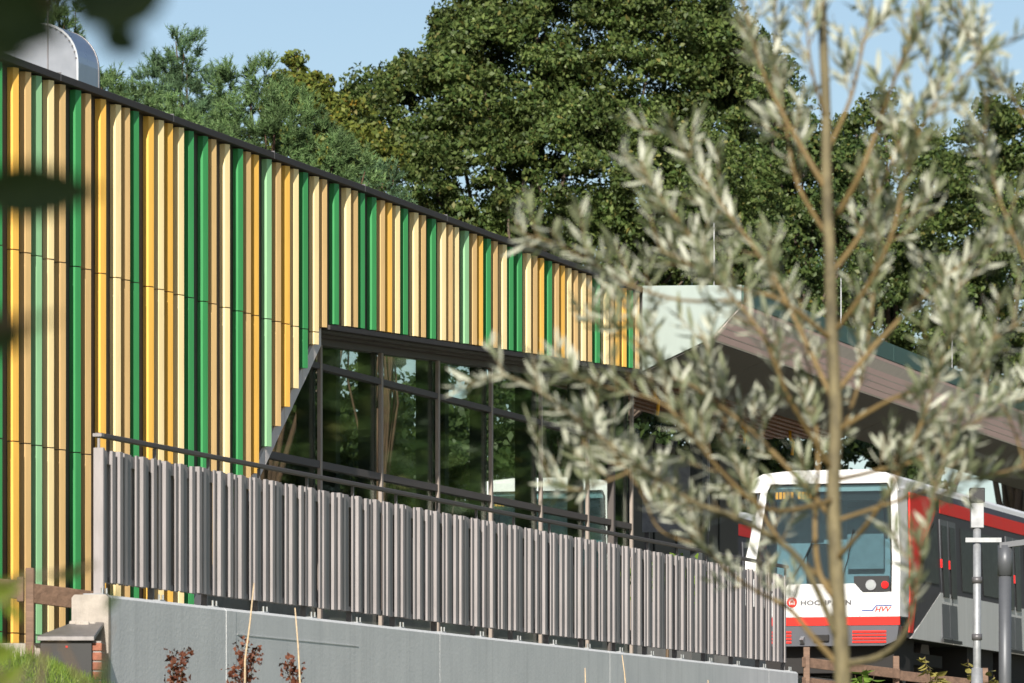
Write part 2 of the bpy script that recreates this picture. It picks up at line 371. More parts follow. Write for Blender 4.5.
s_ = cols[0][0]; rr = random.Random(3)
while s_ > SL + 0.4:
    s_ -= rr.choice([0.21, 0.3, 0.24, 0.33]); cols.insert(0, (s_, rr.choice([G, LG, Yl, T, C, T, C, G])))
fin_me = {}
FWD = 0.074
for k in (G, LG, Yl, T, C):
    b = MB(); prof = [(-FWD, 0.004), (-FWD, 0.057), (-0.004, HF), (0.0, HF - 0.004), (0.0, 0.004)]
    b.loft([[(x, -h, 0.0) for x, h in prof], [(x, -h, 1.0) for x, h in prof]])
    o = b.build('tmp', k); fin_me[k] = o.data; bpy.data.objects.remove(o)
    fin_me[k].name = 'slat'
TF = ZTOP - 0.075
JG = 0.010
nfin = 0
for s, k in cols:
    zb = bottom_at(s - 0.03) + 0.02
    tiers = [(J1 + JG/2, TF), (J2 + JG/2, J1 - JG/2), (J3 + JG/2, J2 - JG/2), (ZB, J3 - JG/2)]
    for a, t in tiers:
        a = max(a, zb)
        if t - a < 0.03: continue
        o = link('slat', fin_me[k], bw); o.location = (s, -0.001 + rr.uniform(-0.0015, 0.0015), a); o.scale = (1, 1, t - a); nfin += 1
# coping along the roof edge
cp = MB().prism_x([(-0.100, ZTOP - 0.062), (-0.100, ZTOP), (0.30, ZTOP + 0.012), (0.30, ZTOP - 0.062)], SL, SE + 0.01).build('coping', 'anthracite', B, bevel=0.004)
for q in range(10):
    sx = SL + 1.5 + q*2.9
    if sx < SE: MB().box(sx - 0.004, sx + 0.004, -0.1015, 0.25, ZTOP - 0.060, ZTOP + 0.0135).build('seam', 'post_dark', cp)
# drip trim and soffit under the overhang (rises towards the right)
def slab_along(name, m, y0, y1, dz0, dz1, parent, s0=PA[0], s1=SE):
    f = lambda s: PA[1] + ko*(s - PA[0])
    b = MB(); b.loft([[(s, y0, f(s)+dz0), (s, y1, f(s)+dz0), (s, y1, f(s)+dz1), (s, y0, f(s)+dz1)] for s in (s0, s1)])
    return b.build(name, m, parent)
slab_along('drip_trim', 'anthracite', -0.105, 0.0, -0.045, 0.0, B)
slab_along('soffit_board', 'soffit_brown', -0.02, 0.40, -0.068, -0.047, B)
slab_along('soffit_board', 'transom_brown', 0.12, 0.40, -0.092, -0.070, B)
slab_along('header_beam', 'soffit_brown', 0.25, 0.44, -0.155, -0.094, B)
# diagonal reveal: one plate for each step between slats
diag = [s for s, k in cols if SD - 0.1 < s < PA[0] + 0.25]
for i in range(len(diag) - 1):
    s0, s1 = diag[i] - 0.02, diag[i+1] - 0.026
    if s1 > PA[0] - 0.02: s1 = PA[0] - 0.02
    if s1 <= s0: continue
    z0, z1 = bottom_at(s0), bottom_at(s1)
    MB().prism_y([(s0, z0 - 0.16), (s1, z1 - 0.16), (s1, z1 + 0.02), (s0, z0 + 0.02)], -0.03 - 0.002*(i % 2), 0.30).build('reveal_plate', 'reveal_grey', B)
# curtain wall
DG = -0.30
ZS = 3.22; ZT2 = ZH(315.6, 365.5, DG); ZT1 = ZH(270, 455, DG)
mull = [S(p, DG) for p in (318, 378, 435, 489, 537, 584, 630)]
step = (mull[-1] - mull[0])/6
mull = [mull[0] + step*i for i in range(7)]
mull = [mull[0] - step*2, mull[0] - step] + mull
f_top = lambda s: (PA[1] + ko*(s - PA[0]) - 0.10) if s > PA[0] else PA[1] - (PA[0] - s)/kd - 0.11
for s in mull:
    zt = f_top(s)
    if zt < ZS + 0.2: continue
    m_ = MB().box(s - 0.03, s + 0.03, 0.26, 0.30, ZS, zt).build('mullion', 'frame_brown', B, bevel=0.004)
    MB().box(s - 0.028, s + 0.028, 0.335, 0.52, ZS, zt).build('mullion_fin', 'interior_dark', m_)
def s_at_diag(z): return PA[0] - kd*(PA[1] - 0.15 - z)
for zz, hh in ((ZT1, 0.035), (ZT2, 0.03), (ZS + 0.6, 0.035), (ZS, 0.05)):
    for i in range(len(mull) - 1):
        a, t = max(mull[i] + 0.031, s_at_diag(zz)), mull[i+1] - 0.031
        if t - a > 0.05: MB().box(a, t, 0.268, 0.36, zz - hh, zz + hh).build('transom', 'transom_brown', B)
levels = [ZS + 0.05, ZS + 0.6, ZT1, ZT2, 9.0]
for i in range(len(mull) - 1):
    for j in range(4):
        s0, s1 = mull[i] + 0.02, mull[i+1] - 0.02; z0, z1 = levels[j], levels[j+1]
        poly = []
        # clip the pane against the sloped opening
        N = 12; top = []
        for q in range(N + 1):
            s = s0 + (s1 - s0)*q/N; zt = min(z1, f_top(s) + 0.05)
            if zt > z0 + 0.02: top.append((s, zt))
        if len(top) < 2: continue
        poly = [(top[0][0], z0), (top[-1][0], z0)] + top[::-1]
        MB().prism_y(poly, 0.312, 0.322).build('pane', 'window_glass', B)
MB().box(SE - 0.10, SE - 0.02, 0.24, 0.32, ZS, PC[1] - 0.06).build('corner_post', 'transom_brown', B)
# hall: roof, ceiling beams, back wall, floor kerb, interior columns
rf = MB().box(SL, SE, 0.23, 12.6, ZTOP - 0.42, ZTOP - 0.07).build('roof', 'roof_felt', B)
for i in range(9):
    sx = 5.5 + i*2.05
    if sx < SE - 0.3: MB().box(sx, sx + 0.12, 0.5, 12.4, ZTOP - 0.62, ZTOP - 0.422).build('ceiling_beam', 'interior_grey', rf)
MB().box(SL, SE - 3.0, 12.3, 12.55, 3.3, ZTOP - 0.42).build('back_wall', 'interior_grey', B)
MB().box(SL - 0.2, SL, 0.0, 12.6, ZB, ZTOP - 0.1).build('end_wall', 'interior_grey', B)
for sx in (9.2, 13.3, 17.4, 20.9):
    MB().box(sx, sx + 0.16, 1.3, 1.46, 4.56, ZTOP - 0.63).build('column', 'interior_dark', B)
MB().box(3.0, SE - 0.2, 0.33, 0.52, ZS - 0.4, ZS + 0.02).build('sill', 'anthracite', B)
# dark plinth on the walkway in front of the glass
MB().box(SD + 1.2, SE - 0.1, 0.10, 0.26, 3.205, 3.42).build('plinth', 'black_sheet', B)

# roof ventilation hood
hs = S(79, -3.0); HD = -3.0
H = empty('ventilation_hood', W(hs, HD, ZTOP - 0.07), RZ)
tag(H, 'rounded silver sheet metal ventilation hood on the flat roof', 'vent')
hz = ZH(55, 12, HD) - (ZTOP - 0.07)
def arch(rad, width, z1, n=10):
    p = [(0, 0)]
    for q in range(n + 1):
        a = q/n*math.pi/2; p.append((rad - rad*math.cos(a), z1 - rad + rad*math.sin(a)))
    for q in range(n + 1):
        a = math.pi/2 - q/n*math.pi/2; p.append((width - rad + rad*math.cos(a), z1 - rad + rad*math.sin(a)))
    p.append((width, 0)); return p
sh = MB().prism_x(arch(0.42, 1.5, hz), 0.0, 0.62).build('shell', 'silver_sheet', H)
ring_o, ring_i = arch(0.42, 1.5, hz), arch(0.40, 1.46, hz - 0.022)
b = MB()
for i in range(len(ring_o) - 1):
    a0, a1 = ring_o[i], ring_o[i+1]; c0, c1 = (ring_i[i][0] + 0.02, ring_i[i][1]), (ring_i[i+1][0] + 0.02, ring_i[i+1][1])
    b.loft([[(-0.02, *a0), (-0.02, *a1), (-0.02, *c1), (-0.02, *c0)], [(-0.001, *a0), (-0.001, *a1), (-0.001, *c1), (-0.001, *c0)]])
b.build('flange', 'bolt_steel', H)
for q in range(2, len(ring_o) - 2, 1):
    y_, z_ = ring_o[q]; cy = 0.75; y_ = y_ + 0.02*(1 if y_ < cy else -1)
    MB().box(-0.028, -0.02, y_ - 0.008, y_ + 0.008, z_ - 0.03, z_ - 0.014).build('rivet', 'post_dark', H)
MB().box(-0.006, -0.001, 0.335, 0.347, 0, hz - 0.02).build('seam', 'lid_steel', H)
for sx in (0.58,): MB().prism_x([(y - 0.004 if y < 0.75 else y + 0.004, z + 0.004) for y, z in ring_o], sx, sx + 0.015).build('seam', 'lid_steel', H)
LR = empty('lightning_rod', W(S(48, -1.0), -1.0, ZTOP - 0.07)); tag(LR, 'thin dark lightning rod standing in front of the silver roof hood', 'lightning rod', 'lightning rods')
MB().tube([(0,0,0),(0,0,1.2)], 0.006, 6).build('rod', 'post_dark', LR); MB().box(-0.08,0.08,-0.08,0.08,0,0.05).build('base_block', 'bare_concrete', LR)

# ------------------------------------------------------------------ platform canopy beside the building
s0 = SE + 0.03
CA = empty('platform_canopy', W(s0, 0, 0), RZ)
tag(CA, 'long platform canopy with pale end panel, dark green fascia and sheet metal underside', 'canopy')
def dz(px, py):                    # a point of the end panel -> (y, z)
    # end panel lies across the building axis at s0
    k = (px - 512)/F; d = (k*(OY + s0*CU) - OX - s0*SU)/(CU + k*SU)
    Y = OY + s0*CU - d*SU; return (-d, EYE + (HOR - py)/F*Y)
pr = [dz(643, 286), dz(742, 285), dz(742, 304), dz(711, 339), dz(643, 371)]
EL = 26.0
ep = MB().prism_x(pr, -0.03, 0.0).build('end_panel', 'canopy_white', CA, bevel=0.004)
def strip(name, m, p, q, x0, x1, th=0.02, parent=CA):   # a panel between two profile points, running along the canopy
    (y0, z0), (y1, z1) = p, q; n_ = Vector((z1 - z0, -(y1 - y0))); n_.normalize(); n_ *= th
    return MB().loft([[(x, y0, z0), (x, y1, z1), (x, y1 + n_.x, z1 + n_.y), (x, y0 + n_.x, z0 + n_.y)] for x in (x0, x1)]).build(name, m, parent)
nseg = 9
for i in range(nseg):
    x0, x1 = 0.004 + EL*i/nseg, EL*(i + 1)/nseg - 0.008
    strip('fascia_panel', 'canopy_green', (pr[1][0], pr[1][1] - 0.004), pr[2], x0, x1, 0.02)
    strip('dark_soffit_panel', 'soffit_dark', (pr[3][0] + 0.012, pr[3][1] - 0.002), pr[4], x0, x1, 0.02)
# mauve soffit made of long narrow sheets with raised seams
NS = 6
for j in range(NS):
    a, c = j/NS, (j + 1)/NS - 0.03
    p = tuple(pr[2][k]*(1-a) + pr[3][k]*a for k in (0, 1)); q = tuple(pr[2][k]*(1-c) + pr[3][k]*c for k in (0, 1))
    for i in range(4):
        strip('soffit_sheet', 'mauve_metal', p, q, 0.004 + EL*i/4, EL*(i+1)/4 - 0.012, 0.015)
strip('soffit_frame', 'reveal_grey', (pr[2][0]+0.02, pr[2][1]-0.035), (pr[3][0]+0.02, pr[3][1]-0.01), 0.0, EL, 0.01)
strip('edge_trim', 'reveal_grey', (pr[3][0] - 0.004, pr[3][1] + 0.004), (pr[3][0] + 0.05, pr[3][1] - 0.03), 0.004, EL, -0.006)
MB().prism_x([(pr[1][0] + 0.03, pr[1][1] - 0.03), (0.1, pr[0][1] - 0.02), (0.1, pr[4][1] + 0.03), (pr[3][0] + 0.06, pr[3][1] + 0.05), (pr[2][0] + 0.06, pr[2][1] + 0.03)], 0.01, EL - 0.02).build('core', 'soffit_dark', CA)
# platform ceiling: brown slats and beams further in, ending short of the train
ce = MB().box(0.3, 12.5, 0.12, 1.75, pr[4][1] + 0.10, pr[4][1] + 0.30).build('ceiling', 'soffit_dark', CA)
for j in range(9):
    y0 = 0.16 + j*0.175
    MB().box(0.32, 12.4, y0, y0 + 0.09, pr[4][1] + 0.02, pr[4][1] + 0.098).build('ceiling_slat', 'wood_ceiling', ce)
for px_, yy in ((655, 0.5), (742, 0.7), (746, 0.9), (790, 0.6)):
    k = S(px_, -yy) - s0
    MB().tube([(k, yy, pr[4][1] + 0.03), (k, yy, pr[4][1] - 0.08), (k, yy - 0.05, pr[4][1] - 0.14), (k, yy - 0.03, pr[4][1] - 0.32)], 0.022, 8).build('hook', 'yellow_paint', ce, smooth=True)
for px_ in (697,):
    k = S(px_, -0.25) - s0
    MB().box(k, k + 0.25, 0.18, 0.34, 3.2, pr[4][1] + 0.04).build('column', 'interior_dark', CA)
for px_, hh in ((714, 0.95), (841, 0.95), (952, 0.95)):
    k = S(px_, 0.5) - s0
    MB().tube([(k, -0.5, pr[0][1] - 0.01), (k, -0.5, pr[0][1] + hh)], 0.009, 6).build('lightning_rod', 'rod_steel', CA)
# notice board and bench back on the platform, under the canopy
NB = empty('notice_board', W(S(676, -0.9), -0.9, 4.55), RZ); tag(NB, 'pale grey notice board on the platform under the canopy end', 'sign')
MB().box(-0.02, 0.02, -0.45, 0.45, 0.75, 1.75).build('panel', 'galvanised', NB); 
for y in (-0.4, 0.4): MB().box(0.02, 0.06, y - 0.03, y + 0.03, 0, 1.75).build('post', 'post_dark', NB)

WB = empty('platform_windbreak', W(27.2, -1.68, 4.55), RZ); tag(WB, 'dark grey panelled windbreak along the platform under the canopy', 'screen')
for i in range(5):
    MB().box(i*1.22 + 0.02, i*1.22 + 1.18, -0.02, 0.02, 0.25, 2.05).build('panel', 'soffit_dark' if i != 2 else 'interior_grey', WB, bevel=0.004)
    MB().box(i*1.22 - 0.035, i*1.22 + 0.015, -0.04, 0.04, 0.0, 2.15).build('post', 'interior_dark', WB)
# ------------------------------------------------------------------ retaining wall
WZ = ZH(111, 595, DW)
RW = empty('retaining_wall', W(SW0, DW, 0), RZ)
tag(RW, 'grey painted concrete retaining wall with pale bare end under the railing', 'wall')
LW = SW1 - SW0; TH = 0.285
joints = [S(p, DW) - SW0 for p in (226, 236, 365, 440, 527, 610, 697, 769)]
edges = [0.012] + joints + [LW]
for i in range(len(edges) - 1):
    a, c = edges[i] + 0.0015, edges[i+1] - 0.0015
    off = 0.0 if i % 2 == 0 else 0.0012
    if i == 1: off = -0.003
    MB().prism_x([(off, 0.6), (off, WZ - 0.022), (0.022 + off, WZ), (TH, WZ), (TH, 0.6)], a, c).build('wall_panel', 'painted_concrete', RW)
MB().prism_x([(0.03, 0.6), (0.03, WZ - 0.03), (TH - 0.01, WZ - 0.03), (TH - 0.01, 0.6)], 0.05, LW - 0.02).build('core', 'mortar', RW)
MB().prism_x([(-0.004, 0.6), (-0.004, WZ - 0.02), (0.018, WZ + 0.003), (TH - 0.018, WZ + 0.003), (TH + 0.003, WZ - 0.02), (TH + 0.003, 0.6)], -0.035, 0.014).build('end_face', 'bare_concrete', RW)
for i, e in enumerate(joints[1:]):
    MB().box(e - 0.006, e + 0.006, 0.008, 0.029, 0.6, WZ - 0.03).build('joint_filler', 'mortar', RW)
MB().box(joints[1] + 0.02, joints[2] - 0.2, -0.004, -0.001, WZ - 0.205, WZ - 0.197).build('ledge', 'painted_concrete', RW)

# ------------------------------------------------------------------ railing on the wall
DF = DW - 0.12
RS = S(98.5, DF); RE = S(786, DF)
RL = empty('railing', W(RS, DF, WZ), RZ)
tag(RL, 'long grey metal railing of uneven vertical slats with a brown handrail on the wall', 'railing')
LEN = RE - RS
ZSB, ZST, ZHR = 0.10, 1.095, 1.20
nb = 18; bay = LEN/nb
# post mesh: flat bar with foot plate
for i in range(nb + 1):
    x = i*bay
    if i == 0:
        p = MB().box(-0.02, 0.02, -0.045, 0.035, 0.012, ZST + 0.01).build('post', 'fence_grey', RL, bevel=0.004)
        MB().box(-0.03, 0.03, -0.035, 0.035, ZHR - 0.012, ZHR + 0.012).build('cap', 'fence_grey', p)
        MB().box(-0.008, 0.008, -0.012, 0.006, ZST, ZHR - 0.01).build('bracket', 'fence_grey', p)
    else:
        p = MB().box(x - 0.012, x + 0.012, 0.012, 0.062, 0.012, ZST - 0.02).build('post', 'post_dark', RL)
        MB().box(x - 0.008, x + 0.008, -0.004, 0.02, ZST - 0.06, ZHR - 0.02).build('bracket', 'post_dark', p)
    MB().box(x - 0.06, x + 0.06, -0.06, 0.10, 0.002, 0.014).build('foot_plate', 'galvanised', p)
    for bx_ in (-0.045, 0.045):
        MB().tube([(x + bx_, -0.045, 0.01), (x + bx_, -0.045, 0.055)], 0.009, 6).build('bolt', 'bolt_steel', p)
MB().box(-0.02, LEN + 0.05, -0.022, 0.022, ZHR - 0.018, ZHR + 0.018).build('handrail', 'rail_brown', RL, bevel=0.005)
MB().box(0.03, LEN, 0.004, 0.014, ZST - 0.10, ZST - 0.012).build('top_rail', 'fence_grey', RL)
MB().box(0.03, LEN, 0.004, 0.014, ZSB + 0.005, ZSB + 0.045).build('bottom_rail', 'post_dark', RL)
sl_me = {}
for k, (dep, wid) in {'a': (0.038, 0.066), 'b': (0.026, 0.074), 'c': (0.008, 0.108), 'd': (0.015, 0.050), 'r': (0.006, 0.075)}.items():
    o = MB().box(-wid, 0, -dep, 0.0, 0, ZST - ZSB).build('slat', 'fence_grey', bevel=0.002); sl_me[k] = o.data; bpy.data.objects.remove(o)
x = 0.16; i = 0; rr = random.Random(11)
pat = ['c', 'b', 'a', 'b', 'c', 'd', 'a', 'c', 'b', 'd', 'a', 'c', 'd', 'b']
while x < LEN - 0.02:
    k = pat[i % len(pat)]
    o = link('slat', sl_me[k], RL); o.location = (x, 0.0, ZSB + rr.uniform(-0.003, 0.003))
    # rear slats close part of the gaps
    o2 = link('rear_slat', sl_me['r'], RL); o2.location = (x + 0.075, 0.05, ZSB)
    x += {'a': 0.135, 'b': 0.13, 'c': 0.145, 'd': 0.105}[k]; i += 1

# ------------------------------------------------------------------ left: guard rail, box, brick pier, kerb
GR = empty('wooden_guard_rail', P(30, 650, 43.5)); tag(GR, 'weathered brown timber guard rail beside the end of the concrete wall', 'fence')
def rel(root, px, py, y): return P(px, py, y) - Vector(root.location)
ym = 43.5; sc = ym/F
MB().box(-0.034, 0.034, -0.035, 0.035, -0.9, rel(GR, 30, 568, ym).z).build('post', 'wood_brown', GR, bevel=0.006)
def rail_piece(name, x0, y0, x1, y1, hgt, ya, yb):
    a, c = rel(GR, x0, y0, ya), rel(GR, x1, y1, yb); h = hgt*sc/2
    return MB().loft([[(p.x, p.y - 0.03, p.z - h), (p.x, p.y + 0.03, p.z - h), (p.x, p.y + 0.03, p.z + h), (p.x, p.y - 0.03, p.z + h)] for p in (a, c)]).build(name, 'wood_brown', GR, bevel=0.005)
rail_piece('rail', -260, 566, 23.5, 590, 19, 43.4, 43.5)
rail_piece('rail', 33.5, 593.5, 100, 602, 20, 43.5, 43.9)
MB().box(-0.10, -0.045, -0.06, 0.05, rel(GR, 20, 602, ym).z, rel(GR, 20, 577, ym).z).build('bracket', 'wood_brown', GR, bevel=0.006)
MB().box(-2.3, -2.2, -0.05, 0.05, -0.9, 0.62).build('post', 'wood_brown', GR)

UB = empty('utility_box', P(70, 690, 40.75)); tag(UB, 'black utility box with a sloping steel lid against the wall end', 'utility box')
def ur(px, py, y): return P(px, py, y) - Vector(UB.location)
a, c = ur(40, 640.8, 40.5), ur(92, 640.8, 40.5)
MB().box(a.x, c.x, -0.25, 0.22, -0.2, a.z).build('body', 'black_sheet', UB, bevel=0.004)
zf, zb_ = ur(40, 641, 40.5).z, ur(40, 622, 41.0).z
MB().loft([[(a.x - 0.02, -0.29, zf), (c.x + 0.02, -0.29, zf), (c.x + 0.02, -0.29, zf + 0.035), (a.x - 0.02, -0.29, zf + 0.035)],
           [(a.x + 0.20, 0.26, zb_ - 0.03), (c.x + 0.05, 0.26, zb_ - 0.03), (c.x + 0.05, 0.26, zb_), (a.x + 0.20, 0.26, zb_)]]).build('lid', 'lid_steel', UB, bevel=0.004)
MB().box(a.x + 0.19, a.x + 0.205, -0.258, -0.25, zf - 0.05, zf - 0.035).build('screw', 'lamp_red', UB)
g_ = ur(83, 624, 40.95)
b = MB(); rg = random.Random(2)
for q in range(6):
    cx, cy = g_.x + rg.uniform(-0.08, 0.06), g_.y + rg.uniform(-0.03, 0.03)
    b.box(cx - 0.035, cx + 0.035, cy - 0.03, cy + 0.03, g_.z - 0.03, g_.z + rg.uniform(0.005, 0.03))
b.build('mortar_lump', 'bare_concrete', UB, bevel=0.008)
BP = empty('brick_pier', P(97, 690, 40.6)); tag(BP, 'narrow red brick pier between black box and concrete wall end', 'pier')
MB().box(-0.033, 0.035, -0.06, 0.25, -0.3, 0.36).build('core', 'mortar', BP)
for q in range(9):
    z0 = -0.28 + q*0.071
    MB().box(-0.038, 0.040, -0.072, 0.255, z0, z0 + 0.058).build('brick', 'brick_red', BP, bevel=0.004)
KB = empty('concrete_kerb', P(10, 662, 44.2)); tag(KB, 'pale concrete kerb behind the grass left of the black box', 'kerb')
for q in range(4):
    x0 = -1.45 + q*0.45
    MB().box(x0 + 0.003, x0 + 0.447, -0.08, 0.08, -0.4, 0.15).build('kerb_stone', 'bare_concrete', KB, bevel=0.01)

# ------------------------------------------------------------------ trains
def make_train():
    TY = 88.0
    o = P(822, 690, TY); o.z = 3.76
    T_ = empty('metro_train', o, RZ)
    z0 = o.z
    def yy(px): return -(px - 822)/60.0
    def zz(py): return EYE + (HOR - py)/F*TY - z0
    HWB, HWT = 1.29, 1.06
    zbot, zbelt, ztop = zz(637), zz(590), zz(477)
    ROOF = zz(468)
    LENG = 38.0
    # nose and body shell lofted along the train
    def ring(x, hb, ht, top, bot):
        pts = [(-hb, bot), (-hb - 0.0, bot + 0.75), (-ht - 0.07, top - 0.38), (-ht + 0.03, top - 0.10), (-ht + 0.22, top), (ht - 0.22, top), (ht - 0.03, top - 0.10), (ht + 0.07, top - 0.38), (hb, bot + 0.75), (hb, bot)]
        return [(x, y, z) for y, z in pts]
    MB().loft([ring(0.0, 1.24, 0.99, ROOF - 0.10, zbot + 0.01), ring(0.0, 1.24, 0.99, ROOF - 0.10, zbot + 0.01)], cap=False) if False else None
    # front frame: white surround with an opening for the windscreen
    wy0, wy1 = yy(757.5), yy(889.5)         # +left, -right (bottom corners of the glass)
    tl, tr_ = yy(768), yy(887)
    ztg, zbg, zbc = zz(484), zz(584), zz(593)
    outer = [(1.27, zz(617)), (1.27, zz(560)), (1.02, zz(490)), (0.93, zz(479)), (0.78, zz(474.5)), (-0.98, zz(474.5)), (-1.13, zz(478)), (-1.20, zz(488)), (-1.27, zz(560)), (-1.27, zz(617))]
    inner = [(wy0, zbc), (wy0 - 0.0, zz(560)), (tl, zz(490)), (tl - 0.05, ztg), (tl - 0.2, ztg), (tr_ + 0.2, ztg), (tr_ + 0.04, ztg), (tr_, zz(490)), (wy1, zz(560)), (wy1, zbc)]
    def rake(z): return 0.10*max(0, (z - zbc)/(ztg - zbc))         # the screen leans back
    b = MB(); n = len(outer)
    for x0 in (0.0, 0.06):
        for y, z in outer: b.v.append((x0 + rake(z), y, z))
        for y, z in inner: b.v.append((x0 + rake(z), y, z))
    for i in range(n - 1):
        b.f.append((i, i+1, n+i+1, n+i)); b.f.append((2*n+i, 3*n+i, 3*n+i+1, 2*n+i+1))
        b.f.append((i, 2*n+i, 2*n+i+1, i+1)); b.f.append((n+i, n+i+1, 3*n+i+1, 3*n+i))
    b.build('front_frame', 'train_white', T_)
    fp = MB().prism_x([(1.268, zz(617)), (1.268, zbc + 0.02), (yy(764), zbc + 0.0), (yy(783), zbc), (yy(789), zbg), (yy(854), zbg), (yy(862), zbc), (-1.0, zbc), (-1.268, zbc + 0.02), (-1.268, zz(617))], -0.006, 0.05).build('front_panel', 'train_white', T_)
    MB().prism_x([(1.268, zz(625.5)), (1.268, zz(617.3)), (-1.268, zz(617.3)), (-1.268, zz(625.5))], -0.004, 0.05).build('red_stripe', 'train_red', T_)
    bu = MB().prism_x([(1.22, zz(641)), (1.25, zz(626)), (-1.25, zz(626)), (-1.22, zz(641)), (-1.0, zz(646)), (1.0, zz(646))], 0.0, 0.3).build('bumper', 'train_grey', T_)
    for sgn in (-1, 1):
        for q in range(4):
            ya, yb = sorted((sgn*0.50, sgn*1.05))
            z_ = zz(631 + q*3.4)
            MB().box(-0.02, 0.005, ya, yb, z_ - 0.032, z_).build('grille_bar', 'train_red', bu)
    MB().box(-0.06, 0.02, -0.12, 0.12, zz(641), zz(635)).build('coupler_cover', 'train_under', bu)
    MB().prism_y([(-0.16, zz(640)), (-0.02, zz(636)), (-0.02, zz(644))], 0.28, 0.34).build('step', 'galvanised', bu)
    # lamp cluster corners
    for sgn in (-1, 1):
        yc = sgn*(0.80); yr = sgn*1.03
        lc = MB().prism_x([(sgn*0.60, zbc), (sgn*0.52, zbg + 0.0), (sgn*0.52, zbg + 0.12), (sgn*1.09, zbg + 0.12), (sgn*1.11, zbc)], 0.004, 0.05).build('lamp_housing', 'seal_black', T_)
        zl = zz(585.5)
        MB().tube([(-0.02, yc, zl), (0.01, yc, zl)], 0.085, 16).build('lamp_ring', 'galvanised', lc)
        MB().tube([(-0.026, yc, zl), (0.01, yc, zl)], 0.06, 16).build('lens', 'lamp_white', lc)
        MB().tube([(-0.02, yr, zl), (0.01, yr, zl)], 0.06, 14).build('tail_lamp', 'lamp_red', lc)
    # windscreen pane and cab interior
    b = MB(); pane = [(wy0 + 0.02, zbg - 0.05), (wy0 + 0.02, zz(560)), (tl + 0.03, zz(488)), (tl - 0.06, ztg + 0.03), (tr_ + 0.06, ztg + 0.03), (tr_ - 0.03, zz(488)), (wy1 - 0.02, zz(560)), (wy1 - 0.02, zbg - 0.05)]
    b.loft([[(0.022 + rake(z), y, z) for y, z in pane], [(0.030 + rake(z), y, z) for y, z in pane]])
    b.build('windscreen', 'windscreen_glass', T_)
    MB().box(1.35, 1.42, -1.1, 1.05, zbot + 0.2, ROOF - 0.15).build('bulkhead', 'cab_blue', T_)
    MB().box(0.12, 0.62, -1.12, 1.1, zbg - 0.3, zbg - 0.02).build('console', 'cab_dark', T_)
    MB().box(0.2, 1.34, -1.1, 1.05, ztg + 0.02, ztg + 0.06).build('cab_ceiling', 'cab_dark', T_)
    MB().box(0.25, 0.30, -0.95, 0.98, zz(500), ztg + 0.015).build('sun_blind', 'cab_dark', T_)
    st = MB().prism_x([(0.02, zz(600)), (0.02, zz(550)), (0.10, zz(541)), (0.38, zz(541)), (0.45, zz(550)), (0.45, zz(600))], 0.85, 1.0).build('driver_seat', 'cab_dark', T_, bevel=0.02)
    MB().box(1.20, 1.30, -0.75, -0.15, zz(566), zz(503)).build('cab_door', 'cab_panel', T_)
    ds = MB().box(0.16, 0.20, 0.10, 0.86, zz(500.5), zz(487.5)).build('display_case', 'cab_dark', T_)
    for q in range(11):
        if q == 5: continue
        y_ = 0.80 - q*0.062
        MB().box(0.152, 0.16, y_ - 0.045, y_, zz(498), zz(491)).build('display_glyph', 'display_orange', ds)
    wi = MB().tube([(-0.012, 0.55, zbg + 0.0), (0.01, 0.30, zz(560)), (0.04, 0.12, zz(535))], 0.010, 6).build('wiper', 'seal_black', T_)
    for yv in (-0.62, 0.72): MB().box(-0.0085, -0.0065, yv - 0.004, yv + 0.004, zz(617), zbg - 0.06).build('panel_seam', 'train_grey', fp)
    wi2 = MB().tube([(-0.012, -0.30, zbg), (0.012, -0.42, zz(560)), (0.04, -0.50, zz(530))], 0.009, 6).build('wiper', 'seal_black', T_)
    gs = MB()
    for i in range(len(inner) - 1):
        (ya, za), (yb, zb2) = inner[i], inner[i+1]
        gs.tube([(0.006 + rake(za), ya, za), (0.006 + rake(zb2), yb, zb2)], 0.016, 6)
    gs.build('windscreen_seal', 'seal_black', T_)
    # nose cheeks: from the front frame back to the full section
    for sgn in (-1, 1):
        y = lambda v: sgn*v
        MB().loft([[(0.05, y(1.27), zz(617)), (0.05 + rake(zz(560)), y(1.27), zz(560)), (0.05 + rake(zz(488)), y(1.20 if sgn < 0 else 1.02), zz(488)), (0.05 + rake(zz(478)), y(1.13 if sgn < 0 else 0.93), zz(478))],
                   [(0.55, y(1.30), zz(617)), (0.55, y(1.30), zz(560)), (0.75, y(1.23), zz(488)), (0.75, y(1.14), zz(478))]], close=False, cap=False).build('cheek', 'train_white', T_)
    # car body
    for car in range(2):
        xa, xb = (0.12, 19.0) if car == 0 else (19.6, LENG)
        body = MB()
        xs = [xa, xb]
        prof = [(-1.30, zbot), (-1.30, zz(588)), (-1.235, zz(492)), (-1.19, zz(483)), (1.19, zz(483)), (1.235, zz(492)), (1.30, zz(588)), (1.30, zbot)]
        xin = 1.45 if car == 0 else xa
        body.prism_x(prof, xin, xb)
        if car == 0:                 # sides of the cab left open at the front
            for sgn in (-1, 1):
                body.loft([[(0.54, sgn*1.26, zbot), (0.54, sgn*1.26, zz(588)), (0.74, sgn*1.20, zz(492)), (0.74, sgn*1.16, zz(483))],
                           [(xin, sgn*1.30, zbot), (xin, sgn*1.30, zz(588)), (xin, sgn*1.235, zz(492)), (xin, sgn*1.19, zz(483))]], close=False, cap=False)
        bo = body.build('car_body', 'train_charcoal', T_)
        rprof = [(-1.215, zz(491)), (-1.17, zz(478)), (-1.0, zz(472.5)), (-0.5, zz(469.5)), (0.5, zz(469.5)), (1.0, zz(472.5)), (1.17, zz(478)), (1.215, zz(491))]
        MB().prism_x(rprof, 0.16 if car == 0 else xa, xb).build('roof', 'train_white', T_, smooth=False)
